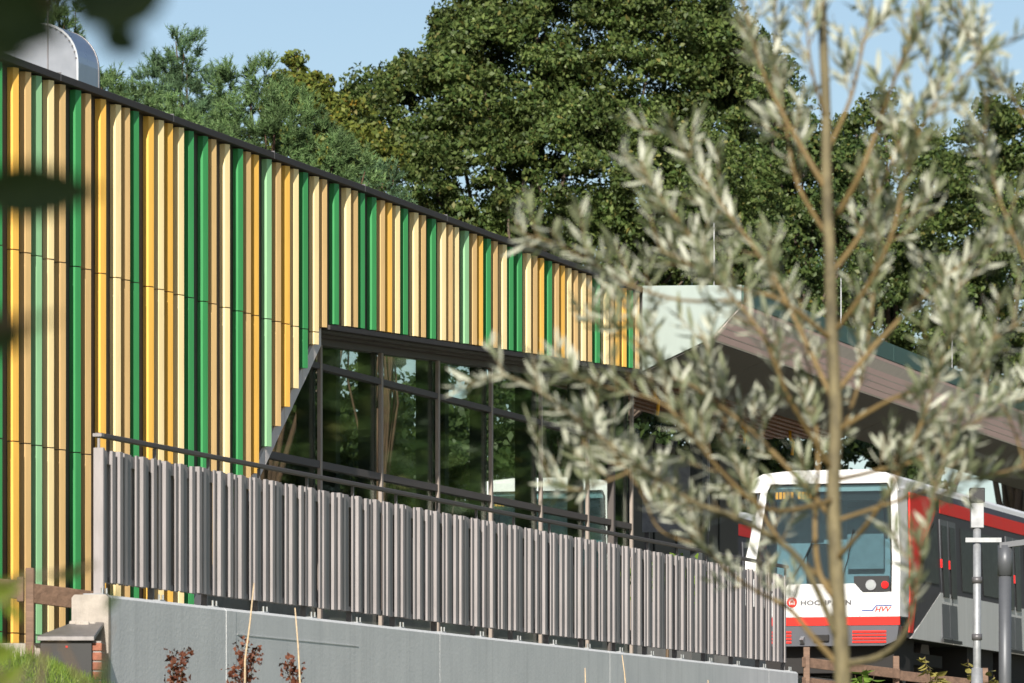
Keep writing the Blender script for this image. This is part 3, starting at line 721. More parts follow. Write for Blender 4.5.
        for q in range(4):
            xq = xa + 0.8 + q*4.4
            MB().box(xq, xq + 1.6, -0.6, 0.6, zz(471), zz(466.5)).build('roof_unit', 'train_white', T_, bevel=0.03)
        for sgn in (-1, 1):
            def side(name, m, poly, off):       # plate lying on the leaning side wall
                def yw(z): 
                    return 1.30 if z <= zz(588) else 1.30 - 0.065*(z - zz(588))/(zz(492) - zz(588))
                b = MB(); b.loft([[(x, sgn*(yw(z) + off - 0.03), z) for x, z in poly], [(x, sgn*(yw(z) + off), z) for x, z in poly]])
                return b.build(name, m, bo)
            zs, zr0, zr1 = zz(586), zz(506), zz(490)
            if car == 0:
                side('lower_panel', 'train_silver', [(0.70, zbot - 0.01), (3.1, zs), (4.05, zs), (4.05, zbot - 0.01)], 0.006)
                side('red_band', 'train_red', [(0.57, zz(632)), (0.62, zz(600)), (0.78, zz(540)), (0.92, zr1), (3.1, zr1), (2.75, zz(511)), (1.9, zz(536)), (1.15, zz(590)), (0.85, zz(632))], 0.010)
                side('cab_window', 'train_glass_dark', [(1.45, zz(578)), (2.05, zz(536)), (2.75, zz(516)), (2.95, zz(516)), (2.95, zz(578))], 0.016)
                segs = [(4.15, 8.6), (8.75, 13.6), (13.75, 18.9)]
                doors = [3.2, 9.0, 14.5]
            else:
                segs = [(xa + 0.1, xa + 6), (xa + 6.1, xa + 12), (xa + 12.1, xb - 0.1)]; doors = [xa + 3, xa + 9, xa + 14.5]
            for a, t in segs: side('lower_panel', 'train_silver', [(a, zbot - 0.01), (a, zs), (t, zs), (t, zbot - 0.01)], 0.006)
            side('red_stripe', 'train_red', [(3.3 if car == 0 else xa, zr0 + 0.04), (3.3 if car == 0 else xa, zr1), (xb, zr1), (xb, zr0 + 0.04)], 0.007)
            for d_ in doors:
                for h in (0, 0.66):
                    dd = side('door_leaf', 'train_grey', [(d_ + h, zz(632)), (d_ + h, zz(510)), (d_ + h + 0.64, zz(510)), (d_ + h + 0.64, zz(632))], 0.020)
                    side('door_window', 'train_glass_dark', [(d_ + h + 0.10, zz(590)), (d_ + h + 0.10, zz(516)), (d_ + h + 0.54, zz(516)), (d_ + h + 0.54, zz(590))], 0.026)
                    side('door_edge', 'lamp_red', [(d_ + h + 0.0, zz(560)), (d_ + h + 0.0, zz(551)), (d_ + h + 0.05, zz(551)), (d_ + h + 0.05, zz(560))], 0.030)
                side('door_sill', 'seal_black', [(d_ - 0.1, zz(637)), (d_ - 0.1, zz(633.5)), (d_ + 1.45, zz(633.5)), (d_ + 1.45, zz(637))], 0.06)
            for d_ in doors:
                for wq in range(2):
                    x0 = d_ + 1.75 + wq*1.85
                    if x0 + 1.6 < xb: side('window', 'train_glass_dark', [(x0, zz(580)), (x0, zz(514)), (x0 + 1.6, zz(514)), (x0 + 1.6, zz(580))], 0.012)
        # running gear
        for xq in (xa + 2.2, xb - 3.0):
            bg_ = MB().box(xq, xq + 2.4, -1.0, 1.0, 0.30, 0.50).build('bogie', 'train_under', T_)
            for xw in (0.35, 2.05):
                for yw_ in (-0.72, 0.72):
                    MB().tube([(xq + xw, yw_ - 0.06, 0.40), (xq + xw, yw_ + 0.06, 0.40)], 0.40, 18).build('wheel', 'lid_steel', bg_)
        for xq in (6.0, 9.2, 12.2): MB().box(xa + xq, xa + xq + 2.3, -1.15, 1.15, 0.12, zbot + 0.02).build('equipment_box', 'train_under', T_)
    MB().box(0.35, 1.9, -1.1, 1.1, 0.12, zbot + 0.05).build('front_skirt', 'train_under', T_)
    MB().box(19.0, 19.6, -1.0, 1.0, zbot, zz(480)).build('gangway', 'seal_black', T_)
    # writing and marks on the front panel
    def text(body_, size, loc, m, shear=0.0, width=None, name='lettering', spacing=1.0, bold=0.0025):
        cu = bpy.data.curves.new(name, 'FONT'); cu.body = body_; cu.size = size; cu.shear = shear; cu.extrude = 0.001; cu.space_character = spacing; cu.offset = bold
        t = bpy.data.objects.new(name, cu); COL.objects.link(t)
        bpy.context.view_layer.update(); me = bpy.data.meshes.new_from_object(t.evaluated_get(bpy.context.evaluated_depsgraph_get())); bpy.data.objects.remove(t)
        xs = [v.co.x for v in me.vertices]; k = (width/(max(xs) - min(xs))) if width else 1
        mn = min(xs)
        for v in me.vertices: v.co = Vector((-v.co.z, -(v.co.x - mn)*k, v.co.y))     # face forwards
        me.materials.clear(); me.materials.append(MATS[m]); o_ = link(name, me, fp); o_.location = loc
        return o_
    text('HOCHBAHN', 0.105, (-0.010, yy(801), zz(605)), 'letter_grey', width=0.83, spacing=1.1, bold=0.005)
    text('HVV', 0.112, (-0.010, yy(874.0), zz(612.2)), 'train_red', shear=0.28, width=0.27, bold=0.0035)
    lg = MB().tube([(-0.010, yy(792.5), zz(602.2)), (-0.007, yy(792.5), zz(602.2))], 0.085, 24).build('emblem_disc', 'train_red', fp)
    yc, zc = yy(792.5), zz(602.2)
    def emb(poly): MB().prism_x([(yc + a, zc + c) for a, c in poly], -0.0125, -0.0102).build('emblem_mark', 'train_white', fp)
    emb([(0.045, -0.04), (0.045, 0.015), (0.028, 0.015), (0.028, -0.04)]); emb([(-0.045, -0.04), (-0.045, 0.015), (-0.028, 0.015), (-0.028, -0.04)])
    emb([(0.045, 0.018), (0.0, 0.058), (-0.045, 0.018), (-0.028, 0.018), (0.0, 0.040), (0.028, 0.018)]); emb([(0.02, -0.032), (0.02, -0.004), (-0.02, -0.004), (-0.02, -0.032)])
    def line(p): MB().prism_x([(yy(a), zz(c)) for a, c in p], -0.0125, -0.0102).build('logo_line', 'letter_blue', fp)
    line([(861, 611.6), (861, 610.3), (871, 610.3), (871, 611.6)]); line([(870.4, 611.6), (874.6, 606.0), (876, 606.0), (872, 611.6)]); line([(874.6, 606.6), (875.4, 605.5), (890.5, 605.5), (890.5, 606.6)])
    return T_
train = make_train()
tag(train, 'white fronted metro train with red stripes and grey sides leaving the platform', 'train', 'metro trains')
t2 = copy_tree(train)
t2.location = P(539, 690, 90.0); t2.location.z = 3.76
tag(t2, 'metro train seen through the station building window glass', 'train', 'metro trains')

# ------------------------------------------------------------------ foliage helpers
def unit(n):
    v = np.random.normal(size=(n, 3)); return v/np.linalg.norm(v, axis=1, keepdims=True)
def leaf_quads(cen, size, outward=None, bias=0.6, aspect=0.55, fold=0.18):
    """diamond leaves folded along the middle; returns verts, quads"""
    n = len(cen); nrm = unit(n)
    if outward is not None:
        nrm = nrm + outward*bias; nrm /= np.linalg.norm(nrm, axis=1, keepdims=True)
    a = unit(n); a -= nrm*np.sum(a*nrm, 1, keepdims=True); a /= np.linalg.norm(a, axis=1, keepdims=True)
    b = np.cross(nrm, a); L = (size*np.random.uniform(0.5, 1.5, n))[:, None]
    v = np.stack([cen - a*L*0.5, cen + b*L*0.5*aspect + nrm*L*fold, cen + a*L*0.5, cen - b*L*0.5*aspect + nrm*L*fold], 1).reshape(-1, 3)
    f = np.arange(n*4).reshape(n, 4); return v, f
def crown_points(lobes, clumps, per, crad, base):
    """clumps of leaves spread over the skin of a set of lobes; lobes: (x,y,z,r)"""
    L = np.array(lobes); wgt = L[:, 3]**2; idx = np.random.choice(len(L), clumps*3, p=wgt/wgt.sum())
    d = unit(len(idx)); d[:, 2] = d[:, 2]*0.9 + 0.12
    rad = L[idx, 3]*np.random.uniform(0.55, 1.04, len(idx))**0.6
    c = L[idx, :3] + d*rad[:, None]
    # drop clumps that lie deep inside another lobe
    keep = np.ones(len(c), bool)
    for x, y, z, r in lobes: keep &= ~(np.linalg.norm(c - np.array([x, y, z]), axis=1) < r*0.55)
    c = c[keep][:clumps]; d = d[keep][:clumps]; n = len(c)
    r = crad*np.random.uniform(0.55, 1.35, n)
    cc = np.repeat(c, per, 0); rr_ = np.repeat(r, per)[:, None]; u = unit(len(cc)); 
    u[:, 2] = np.where(u[:, 2] < -0.3, u[:, 2]*0.5, u[:, 2])
    p = cc + u*rr_*(np.random.uniform(0, 1, (len(cc), 1))**0.45)*np.array([1, 1, 0.85])
    return p - np.array(base), u, c - np.array(base)
def limb_mesh(root, base, trunk_r, height, tips, m='bark', lean=(0, 0)):
    b = MB(); rr = random.Random(int(height*100))
    top = Vector((lean[0], lean[1], height))
    pts = [Vector((0, 0, -0.4))] + [Vector((lean[0]*q + rr.uniform(-.1, .1), lean[1]*q + rr.uniform(-.1, .1), height*q)) for q in (0.2, 0.4, 0.6, 0.8, 1.0)]
    b.tube(pts, [trunk_r*1.25, trunk_r*1.05, trunk_r*0.9, trunk_r*0.72, trunk_r*0.5, trunk_r*0.22], 10)
    for t in tips:
        t = Vector(t); q = rr.uniform(0.35, 0.85); s = Vector((lean[0]*q, lean[1]*q, height*q))
        if t.z < s.z: q = max(0.2, t.z/height*0.7); s = Vector((lean[0]*q, lean[1]*q, height*q))
        mid = (s + t)/2 + Vector((rr.uniform(-.3, .3), rr.uniform(-.3, .3), -0.25))
        k = trunk_r*0.42*(1.1 - q*0.5)
        b.tube([s, s*0.6 + mid*0.4, mid, mid*0.4 + t*0.6, t], [k, k*0.85, k*0.6, k*0.4, k*0.15], 6)
    return b.build('trunk', m, root, smooth=True)
def broadleaf(name, label, cat, base, lobes, clumps, per, crad, leaf, m, trunk_r, height, group, ntips=16):
    e = empty(name, base); tag(e, label, cat, group)
    p, u, c = crown_points(lobes, clumps, per, crad, base)
    v, f = leaf_quads(p, leaf, u, 0.9)
    link('crown', np_mesh('crown', v, f, m), e)
    sel = c[np.random.choice(len(c), min(ntips, len(c)), replace=False)]
    limb_mesh(e, base, trunk_r, height, sel)
    return e
def lob(lst, y):                      # (px, py, radius px, depth offset) -> world spheres
    out = []
    for px, py, r, dy in lst:
        q = P(px, py, y + dy); out.append((q.x, q.y, q.z, r*(y + dy)/F))
    return out

TG = 'trees behind the station'
Y1 = 118.0
def gz(x, y): return float(ground_h(np.array(x), np.array(y)))
def base_at(px, y):
    q = P(px, 0, y); return Vector((q.x, q.y, gz(q.x, q.y)))
broadleaf('oak_tree', 'tallest broad oak tree behind the middle of the station roof', 'tree', base_at(545, Y1),
    lob([(560, 60, 105, 0), (640, 70, 105, 1), (500, 90, 85, -1), (420, 120, 62, 0), (385, 105, 42, 0.5), (690, 110, 85, 1), (480, 40, 45, 0), (520, 5, 60, 0), (600, -15, 80, 0), (675, 10, 55, 1), (470, 190, 75, -1.5), (560, 190, 90, -2), (650, 200, 90, -1.5), (720, 210, 70, 0), (405, 190, 55, -1), (600, 280, 80, -1), (520, 270, 70, -1), (690, 290, 80, -1)], Y1),
    1500, 170, 0.42, 0.112, 'oak_leaf', 0.32, 9.0, TG, 34)
broadleaf('oak_tree', 'dark oak tree to the right of the tallest oak, behind the canopy end', 'tree', base_at(735, 134),
    lob([(735, 160, 85, 0), (780, 210, 90, 1), (700, 250, 80, -1), (745, 80, 45, 0), (800, 290, 90, 0), (730, 330, 90, -1), (835, 200, 60, 2)], 134),
    520, 150, 0.5, 0.135, 'oak_leaf_dark', 0.34, 10.0, TG, 18)
broadleaf('oak_tree', 'rounded oak tree seen through the willow branches above the canopy', 'tree', base_at(890, 150),
    lob([(885, 190, 75, 0), (930, 240, 80, -1), (850, 270, 80, 1), (900, 330, 90, 0), (960, 320, 80, 2), (840, 350, 80, 0), (880, 140, 40, 0)], 150),
    450, 150, 0.52, 0.145, 'oak_leaf', 0.34, 10.0, TG, 16)
broadleaf('oak_tree', 'oak tree at the right edge of the picture behind the canopy', 'tree', base_at(1015, 162),
    lob([(1015, 170, 75, 0), (1060, 210, 90, 2), (985, 250, 75, -1), (1030, 310, 90, 0), (990, 370, 80, 0), (1022, 125, 34, 0), (1090, 300, 90, 1)], 162),
    450, 150, 0.55, 0.15, 'oak_leaf', 0.34, 10.0, TG, 16)
broadleaf('yellowing_tree', 'yellow green autumn tree with pointed tops between pines and oak', 'tree', base_at(312, 112),
    lob([(292, 66, 9, 0), (292, 92, 19, 0), (317, 72, 8, 0), (318, 98, 20, 0), (305, 125, 42, 0), (340, 135, 34, 0), (362, 165, 36, -0.5), (330, 180, 40, -0.5)], 112),
    230, 110, 0.26, 0.11, 'yellow_leaf', 0.14, 11.0, TG, 14)
# further trees, partly out of the frame (they are what the windows mirror)
for i, (x, y, hgt, rad) in enumerate([(29, 112, 14, 5.0), (38, 116, 16, 6.0), (46, 124, 15, 6.0), (37, 136, 17, 6.0), (52, 146, 16, 6), (48, 160, 16, 6), (62, 168, 17, 7), (33, 185, 15, 6)]):
    zb0 = gz(x, y)
    rr = random.Random(40 + i)
    lobes = [(x + rr.uniform(-.5, .5)*rad, y + rr.uniform(-.5, .5)*rad, zb0 + hgt*(0.12 + 0.8*q/10), rad*rr.uniform(0.45, 0.7)) for q in range(11)]
    where = ['nearest of the trees beyond the right edge', 'second of the trees beyond the right edge', 'third of the trees beyond the right edge', 'outermost of the trees beyond the right edge', 'far tall oak beyond the right edge', 'oak standing behind the others beyond the right edge', 'biggest and farthest oak beyond the right edge', 'farthest oak on the right behind the canopy'][i]
    broadleaf('oak_tree', 'leafy oak, ' + where, 'tree', Vector((x, y, zb0)), lobes, 300, 75, 0.9, 0.50, 'oak_leaf_dark', 0.20, hgt*0.5, TG, 1)
# dark undergrowth along the far side of the tracks
for i in range(21):
    s = 40 + i*3.1; q = W(s, -13.6 - (i % 3)*0.9, 0); zb0 = gz(q.x, q.y)
    rr = random.Random(70 + i); hh = rr.uniform(7.5, 10.0) if i > 7 else rr.uniform(5.2, 6.0)
    lobes = [(q.x + rr.uniform(-1.3, 1.3), q.y + rr.uniform(-1.6, 1.6), zb0 + hh*(0.08 + 0.085*k), rr.uniform(1.0, 1.6)) for k in range(11)]
    e = broadleaf('evergreen_tree', 'tall dark evergreen in the row beyond the far track', 'tree', Vector((q.x, q.y, zb0)), lobes, 130, 70, 0.42, 0.19, 'hedge_leaf', 0.09, hh*0.6, 'evergreens beyond the far track', 6)

# pines
def pine(label, base, lobes, ntuft, needle, m, trunk_r, height, lean=(0, 0)):
    lobes = [(x, y, z - 0.16, r*0.94) for x, y, z, r in lobes]; height -= 0.9
    e = empty('pine_tree', base); tag(e, label, 'tree', TG)
    M_ = ntuft//3; SH = 12; K = 26
    p, u, c = crown_points(lobes, M_, 1, 0.02, base)
    # outward direction of each puff from its nearest lobe centre
    L = np.array(lobes); Lc = L[:, :3] - np.array(base)
    dd = np.linalg.norm(c[:, None, :] - Lc[None], axis=2)/L[None, :, 3]; od = c - Lc[np.argmin(dd, 1)]; od /= np.linalg.norm(od, axis=1, keepdims=True) + 1e-6
    # thin out puffs that crowd each other
    keep = []
    for i in range(len(c)):
        if all(np.sum((c[i] - c[j])**2) > (0.19)**2 for j in keep): keep.append(i)
    c = c[keep]; od = od[keep]; n = len(c)
    ax = np.repeat(od*0.55 + np.array([0, 0, 0.5]), SH, 0) + unit(n*SH)*0.62; ax /= np.linalg.norm(ax, axis=1, keepdims=True)
    org = np.repeat(c, SH, 0) + unit(n*SH)*0.05; sl_ = np.random.uniform(0.14, 0.30, (n*SH, 1))
    A = np.repeat(ax, K, 0); off = np.tile(np.linspace(0.15, 1, K), n*SH)[:, None]
    dirn = A*0.85 + unit(n*SH*K)*0.72; dirn /= np.linalg.norm(dirn, axis=1, keepdims=True)
    st = np.repeat(org, K, 0) + A*off*np.repeat(sl_, K, 0)
    ln = needle*0.62*np.random.uniform(0.7, 1.2, (n*SH*K, 1))
    sd = np.cross(dirn, unit(n*SH*K)); sd /= np.linalg.norm(sd, axis=1, keepdims=True); sd *= 0.0075
    v = np.stack([st - sd, st + sd, st + dirn*ln], 1).reshape(-1, 3); f = np.arange(len(v)).reshape(-1, 3)
    link('crown', np_mesh('crown', v, f, m), e)
    limb_mesh(e, base, trunk_r, height, c[np.random.choice(len(c), min(26, len(c)), replace=False)], 'pine_bark', lean)
    return e
pine('tall blue green pine with upswept tips above the left of the roof', base_at(180, 92),
     lob([(185, 52, 26, 0), (160, 78, 24, 0), (205, 85, 26, 0), (178, 100, 38, 0), (215, 115, 26, 0), (150, 100, 20, 0), (190, 140, 40, -0.5)], 92), 1300, 0.15, 'pine_needle_blue', 0.16, 9.5)
pine('broad grey green pine in the middle of the pine row', base_at(262, 88),
     lob([(238, 82, 22, 0), (262, 75, 18, 0), (250, 110, 34, 0), (290, 120, 34, 0), (320, 150, 34, 0), (275, 150, 42, -0.4), (345, 175, 30, 0), (230, 140, 32, 0), (315, 185, 38, -0.4)], 88), 1900, 0.15, 'pine_needle', 0.15, 7.5)
pine('low pine nearest the roof edge at the left of the pine row', base_at(140, 84),
     lob([(130, 105, 24, 0), (160, 125, 30, 0), (190, 140, 30, 0), (110, 85, 20, 0), (215, 155, 30, 0), (100, 110, 24, 0)], 84), 1000, 0.14, 'pine_needle', 0.12, 6.8)
pine('small pale pine in front of the oak beside the roof edge', base_at(378, 90),
     lob([(380, 178, 18, 0), (366, 196, 20, 0), (392, 200, 20, 0), (378, 225, 26, 0)], 90), 420, 0.13, 'pine_needle_blue', 0.09, 5.6)
pine('dark pine behind the silver roof hood', base_at(62, 96),
     lob([(104, 92, 20, 0), (50, 30, 26, 0), (20, 40, 40, 0), (75, 95, 30, 0), (20, 90, 40, 0), (66, 5, 14, 0), (55, -20, 16, 0)], 96), 1100, 0.15, 'pine_needle', 0.16, 10.0)

# ------------------------------------------------------------------ willow in the foreground
YW = 16.0; wr = random.Random(21); nr = np.random.RandomState(5)
wb = P(843, 700, YW); wb.z = gz(wb.x, wb.y)
WL = empty('willow_tree', wb); tag(WL, 'young blurred willow with slim trunk and silvery leaves in the foreground', 'tree')
def wp(px, py, dy=0.0): return P(px, py, YW + dy) - wb
def smooth_path(pts, n=6):
    pts = [Vector(p) for p in pts]; out = []
    for i in range(len(pts) - 1):
        p0, p1, p2, p3 = pts[max(i-1, 0)], pts[i], pts[i+1], pts[min(i+2, len(pts)-1)]
        for q in range(n):
            t = q/n; out.append(0.5*((2*p1) + (p2 - p0)*t + (2*p0 - 5*p1 + 4*p2 - p3)*t*t + (3*p1 - p0 - 3*p2 + p3)*t**3))
    out.append(pts[-1]); return out
px_m = YW/F
tp = [(848, 820), (844, 720), (841, 640), (836, 560), (833, 490), (836, 420), (832, 340), (830, 260), (827, 190), (826, 110), (823, 30), (821, -60), (824, -150)]
pts = [Vector((0.01, 0, -0.1))] + [wp(*q) for q in tp]
path = smooth_path(pts, 4); n_ = len(path)
MB().tube(path, [max(0.006, (10.0 - 6.4*(i/n_)**0.8)*px_m) for i in range(n_)], 12).build('trunk', 'willow_bark', WL, smooth=True)
# branches: image polylines with depth drift (base to tip), base radius in px
branches = [
 ([(846,664,0),(880,656,-.1),(904,634,-.2),(917,590,-.25),(926,535,-.3),(938,480,-.3),(958,420,-.3),(975,360,-.3)], 8),
 ([(836,662,0),(812,636,.1),(788,608,.2),(748,586,.3),(700,545,.4),(655,485,.4)], 7),
 ([(838,640,0),(800,560,-.1),(740,520,-.2),(690,500,-.25),(640,466,-.3),(590,430,-.3),(545,395,-.3),(505,376,-.3),(470,382,-.3)], 7.5),
 ([(836,600,0),(820,575,0),(815,530,.1),(818,470,.1),(815,410,.2),(806,350,.2),(800,300,.2)], 7),
 ([(834,520,0),(790,470,.2),(750,430,.3),(700,390,.4),(665,372,.4),(640,330,.4),(615,290,.5)], 6),
 ([(832,470,0),(790,400,-.2),(765,340,-.3),(735,300,-.3),(700,270,-.4),(660,250,-.4)], 5.5),
 ([(833,400,0),(800,330,.1),(767,266,.2),(718,200,.25),(690,160,.3),(668,132,.3)], 6),
 ([(832,340,0),(780,300,-.15),(725,282,-.2),(690,235,-.3),(655,190,-.3),(640,160,-.3)], 5.5),
 ([(828,192,0),(806,155,0),(785,118,.1),(762,70,.1),(748,20,.1),(735,-30,.1)], 6.5),
 ([(830,240,0),(800,190,.2),(790,150,.2),(782,100,.3),(775,40,.3),(778,-20,.3)], 5),
 ([(838,215,0),(862,170,-.1),(880,120,-.1),(898,70,-.2),(918,10,-.2),(930,-40,-.2)], 7),
 ([(834,270,0),(860,235,.1),(880,190,.2),(905,130,.2),(940,70,.3),(975,20,.3)], 6),
 ([(836,330,0),(865,290,-.1),(890,240,-.2),(905,180,-.2),(925,120,-.3),(960,80,-.3),(1000,40,-.3)], 5.5),
 ([(838,390,0),(880,340,.1),(930,290,.2),(975,255,.3),(1020,225,.3),(1060,205,.3)], 6),
 ([(838,430,0),(890,400,-.1),(940,380,-.2),(985,345,-.3),(1030,315,-.3)], 5.5),
 ([(836,480,0),(880,470,.2),(930,455,.3),(980,420,.4),(1030,395,.4)], 5.5),
 ([(836,560,0),(870,520,-.2),(900,470,-.3),(930,400,-.35),(950,330,-.4),(962,270,-.4)], 5.5),
 ([(828,150,0),(850,100,.1),(862,50,.1),(872,0,.2),(880,-50,.2)], 5),
 ([(834,500,0),(770,510,-.3),(720,470,-.4),(680,420,-.5),(655,400,-.5),(600,385,-.5),(560,365,-.5)], 5),
 ([(836,590,0),(780,540,.3),(745,480,.4),(725,420,.4),(715,370,.5),(700,330,.5)], 5),
 ([(826,120,0),(812,70,-.1),(806,20,-.1),(800,-40,-.1)], 4),
 ([(836,450,0),(860,380,.3),(872,310,.3),(876,250,.3),(880,200,.3)], 4.5),
 ([(838,520,0),(900,500,.1),(960,480,.2),(1010,470,.2),(1050,450,.2)], 4.5),
 ([(640,466,-.3),(610,480,-.3),(575,490,-.3),(545,480,-.3)], 3),
 ([(700,545,.4),(660,530,.4),(640,490,.4),(610,450,.4),(575,420,.4),(600,470,.4)], 2.5),
 ([(735,300,-.3),(680,300,-.35),(625,283,-.4),(580,256,-.4),(545,240,-.4),(528,236,-.4)], 3.5),
 ([(665,372,.4),(640,345,.4),(605,330,.4),(590,318,.4)], 2.5),
 ([(1060,560,0.2),(1030,480,.2),(1010,420,.2),(985,380,.2),(960,330,.2)], 4),
 ([(1070,330,0.1),(1030,270,.1),(1000,200,.1),(985,140,.1),(990,90,.1)], 4),
 ([(1060,160,0.1),(1020,110,.1),(985,60,.1),(960,20,.1),(940,-20,.1)], 4),
]
LEAVES = []   # position, direction, length, side
def add_leaves(path, start, step, flare=0.6, lmin=0.046, lmax=0.086):
    ac = 0.0; nxt = start
    for i in range(len(path) - 1):
        a, c = path[i], path[i+1]; sg = (c - a).length
        if sg < 1e-6: continue
        d = (c - a)/sg
        while nxt < ac + sg:
            p = a + d*(nxt - ac)
            rv = Vector(nr.normal(size=3)); rv -= d*rv.dot(d); rv.normalize()
            ld = (d*0.85 + rv*flare*wr.uniform(0.7, 1.6) + Vector((0, 0, 0.03))).normalized()
            LEAVES.append((p, ld, wr.uniform(lmin, lmax))); nxt += step*wr.uniform(0.7, 1.3)
        ac += sg
twigs = MB()
for pl, r0 in branches:
    path = smooth_path([wp(*q) for q in pl], 5); n_ = len(path)
    MB().tube(path, [max(0.0022, 0.50*r0*px_m*(1 - 0.84*(i/(n_ - 1)))) for i in range(n_)], 8).build('branch', 'willow_twig' if r0 < 7.2 else 'willow_bark', WL, smooth=True)
    tot = sum((path[i+1] - path[i]).length for i in range(n_ - 1))
    add_leaves(path, tot*0.55, 0.012)
    acc = 0.0; nxt = tot*0.30
    for i in range(n_ - 1):
        sg = (path[i+1] - path[i]).length; d = (path[i+1] - path[i]).normalized()
        while nxt < acc + sg:
            p = path[i] + d*(nxt - acc)
            rv = Vector(nr.normal(size=3)); rv -= d*rv.dot(d); rv.normalize()
            td = (d*0.8 + rv*0.9 + Vector((0, 0, 0.10))).normalized(); L = wr.uniform(0.05, 0.16)
            tw = [p + td*L*q + Vector((0, 0, 0.03*q*q)) for q in (0, 0.35, 0.7, 1.0)]
            twigs.tube(tw, [0.0024, 0.002, 0.0016, 0.001], 5)
            add_leaves(tw, 0.02, 0.0105, 0.6)
            nxt += wr.uniform(0.027, 0.066)
        acc += sg
twigs.build('twigs', 'willow_twig', WL, fix=False)['kind'] = 'stuff'
# lanceolate leaf, unit length along x
us = [0, 0.16, 0.38, 0.62, 0.84, 1.0]; ws = [0.010, 0.054, 0.084, 0.078, 0.044, 0.0]
lv = []; 
for u_, w_ in zip(us, ws):
    zc = -0.10*u_*u_
    lv += [(u_, w_, zc + 0.25*w_), (u_, 0, zc), (u_, -w_, zc + 0.25*w_)]
lf = []
for i in range(5):
    for j in range(2):
        a = i*3 + j; lf.append((a, a+1, a+4, a+3))
LV = np.array(lv); LF = np.array(lf)
def frame_of(d, roll):
    z = Vector((0, 0, 1)); s_ = d.cross(z)
    if s_.length < 1e-3: s_ = Vector((1, 0, 0))
    s_.normalize(); n2 = s_.cross(d)
    a = s_*math.cos(roll) + n2*math.sin(roll); c = d.cross(a)
    return a, c
leaf_me = np_mesh('leaf', LV, LF, 'willow_leaf'); leaf_me.polygons.foreach_set('use_smooth', [True]*len(leaf_me.polygons))
# the leaves that show largest to a viewer in front: broadside and long
scored = []
for p, d, L in LEAVES:
    roll = wr.uniform(-1.2, 1.2); a, c = frame_of(d, roll)
    vis = L*L*math.sqrt(max(0, 1 - d.y*d.y))*(0.2 + abs(c.y)) / (p.y + YW)**2
    q = p + wb; k = q.y; ix = 512 + q.x/k*F; iy = HOR - (q.z - EYE)/k*F
    scored.append((vis if (0 < ix < 1024 and 0 < iy < 683) else 0, p, d, L, a, c))
scored.sort(key=lambda t: -t[0])
for sco, p, d, L, a, c in scored[:300]:
    o = link('leaf', leaf_me, WL)
    o.matrix_local = Matrix(((d.x*L, a.x*L, c.x*L, p.x), (d.y*L, a.y*L, c.y*L, p.y), (d.z*L, a.z*L, c.z*L, p.z), (0, 0, 0, 1)))
VV = []; FF = []
for i, (sco, p, d, L, a, c) in enumerate(scored[300:]):
    M = np.array([[*d], [*a], [*c]])*L
    VV.append(LV @ M + np.array(p)); FF.append(LF + i*len(LV))
fm = np_mesh('foliage', np.concatenate(VV), np.concatenate(FF), 'willow_leaf'); fm.polygons.foreach_set('use_smooth', [True]*len(fm.polygons))
link('foliage', fm, WL)['kind'] = 'stuff'

# ------------------------------------------------------------------ near branches at the left edge
BL_u = [0, 0.12, 0.3, 0.5, 0.7, 0.88, 1.0]; BL_w = [0.02, 0.20, 0.31, 0.32, 0.24, 0.10, 0.0]
bl = []
for u_, w_ in zip(BL_u, BL_w): bl += [(u_, w_, 0.2*w_ - 0.1*u_*u_), (u_, 0, -0.1*u_*u_), (u_, -w_, 0.2*w_ - 0.1*u_*u_)]
blf = []
for i in range(6):
    for j in range(2): a = i*3 + j; blf.append((a, a+1, a+4, a+3))
def broad_leaf_mesh(m): 
    me = np_mesh('leaf', np.array(bl), np.array(blf), m); me.polygons.foreach_set('use_smooth', [True]*len(me.polygons)); return me
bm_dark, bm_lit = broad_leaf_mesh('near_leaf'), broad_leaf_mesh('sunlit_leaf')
def put_leaf(root, me, p, d, L, roll, wscale=1.0):
    d = Vector(d).normalized(); a, c = frame_of(d, roll); o = link('leaf', me, root)
    o.matrix_local = Matrix(((d.x*L, a.x*L*wscale, c.x*L, p.x), (d.y*L, a.y*L*wscale, c.y*L, p.y), (d.z*L, a.z*L*wscale, c.z*L, p.z), (0, 0, 0, 1)))
YN = 4.2
nb_ = Vector((-1.5, 1.2, 0)); nb_.z = gz(-1.5, 1.2)
NT = empty('linden_tree', nb_); tag(NT, 'dark out of focus tree hanging its leaves into the upper left corner', 'tree')
tp = [(0, 0, -0.2), (0.03, 0, 1.0), (0.0, 0.05, 2.2), (0.15, -0.3, 3.2), (0.6, -1.2, 4.0), (1.0, -2.2, 4.8)]
MB().tube(smooth_path(tp, 4), [0.09 - 0.0035*i for i in range(21)], 10).build('trunk', 'bark', NT, smooth=True)
def npt(px, py, y=YN): return P(px, py, y) - nb_
bpths = [[Vector((0.02, 0.05, 2.35)), Vector((0.55, 1.5, 2.62)), npt(-60, -60), npt(60, -20), npt(140, -30)],
         [Vector((0.02, 0.05, 2.2)), Vector((0.5, 1.6, 2.4)), npt(-140, 30), npt(-60, 150), npt(-10, 190)],
         [Vector((0.02, 0.05, 2.0)), Vector((0.5, 1.8, 2.2)), npt(-160, 230), npt(-40, 310), npt(10, 322), npt(60, 318)]]
for p_ in bpths:
    pp = smooth_path(p_, 5); MB().tube(pp, [0.016*(1 - 0.88*i/(len(pp)-1)) for i in range(len(pp))], 7).build('branch', 'twig_brown', NT, smooth=True)
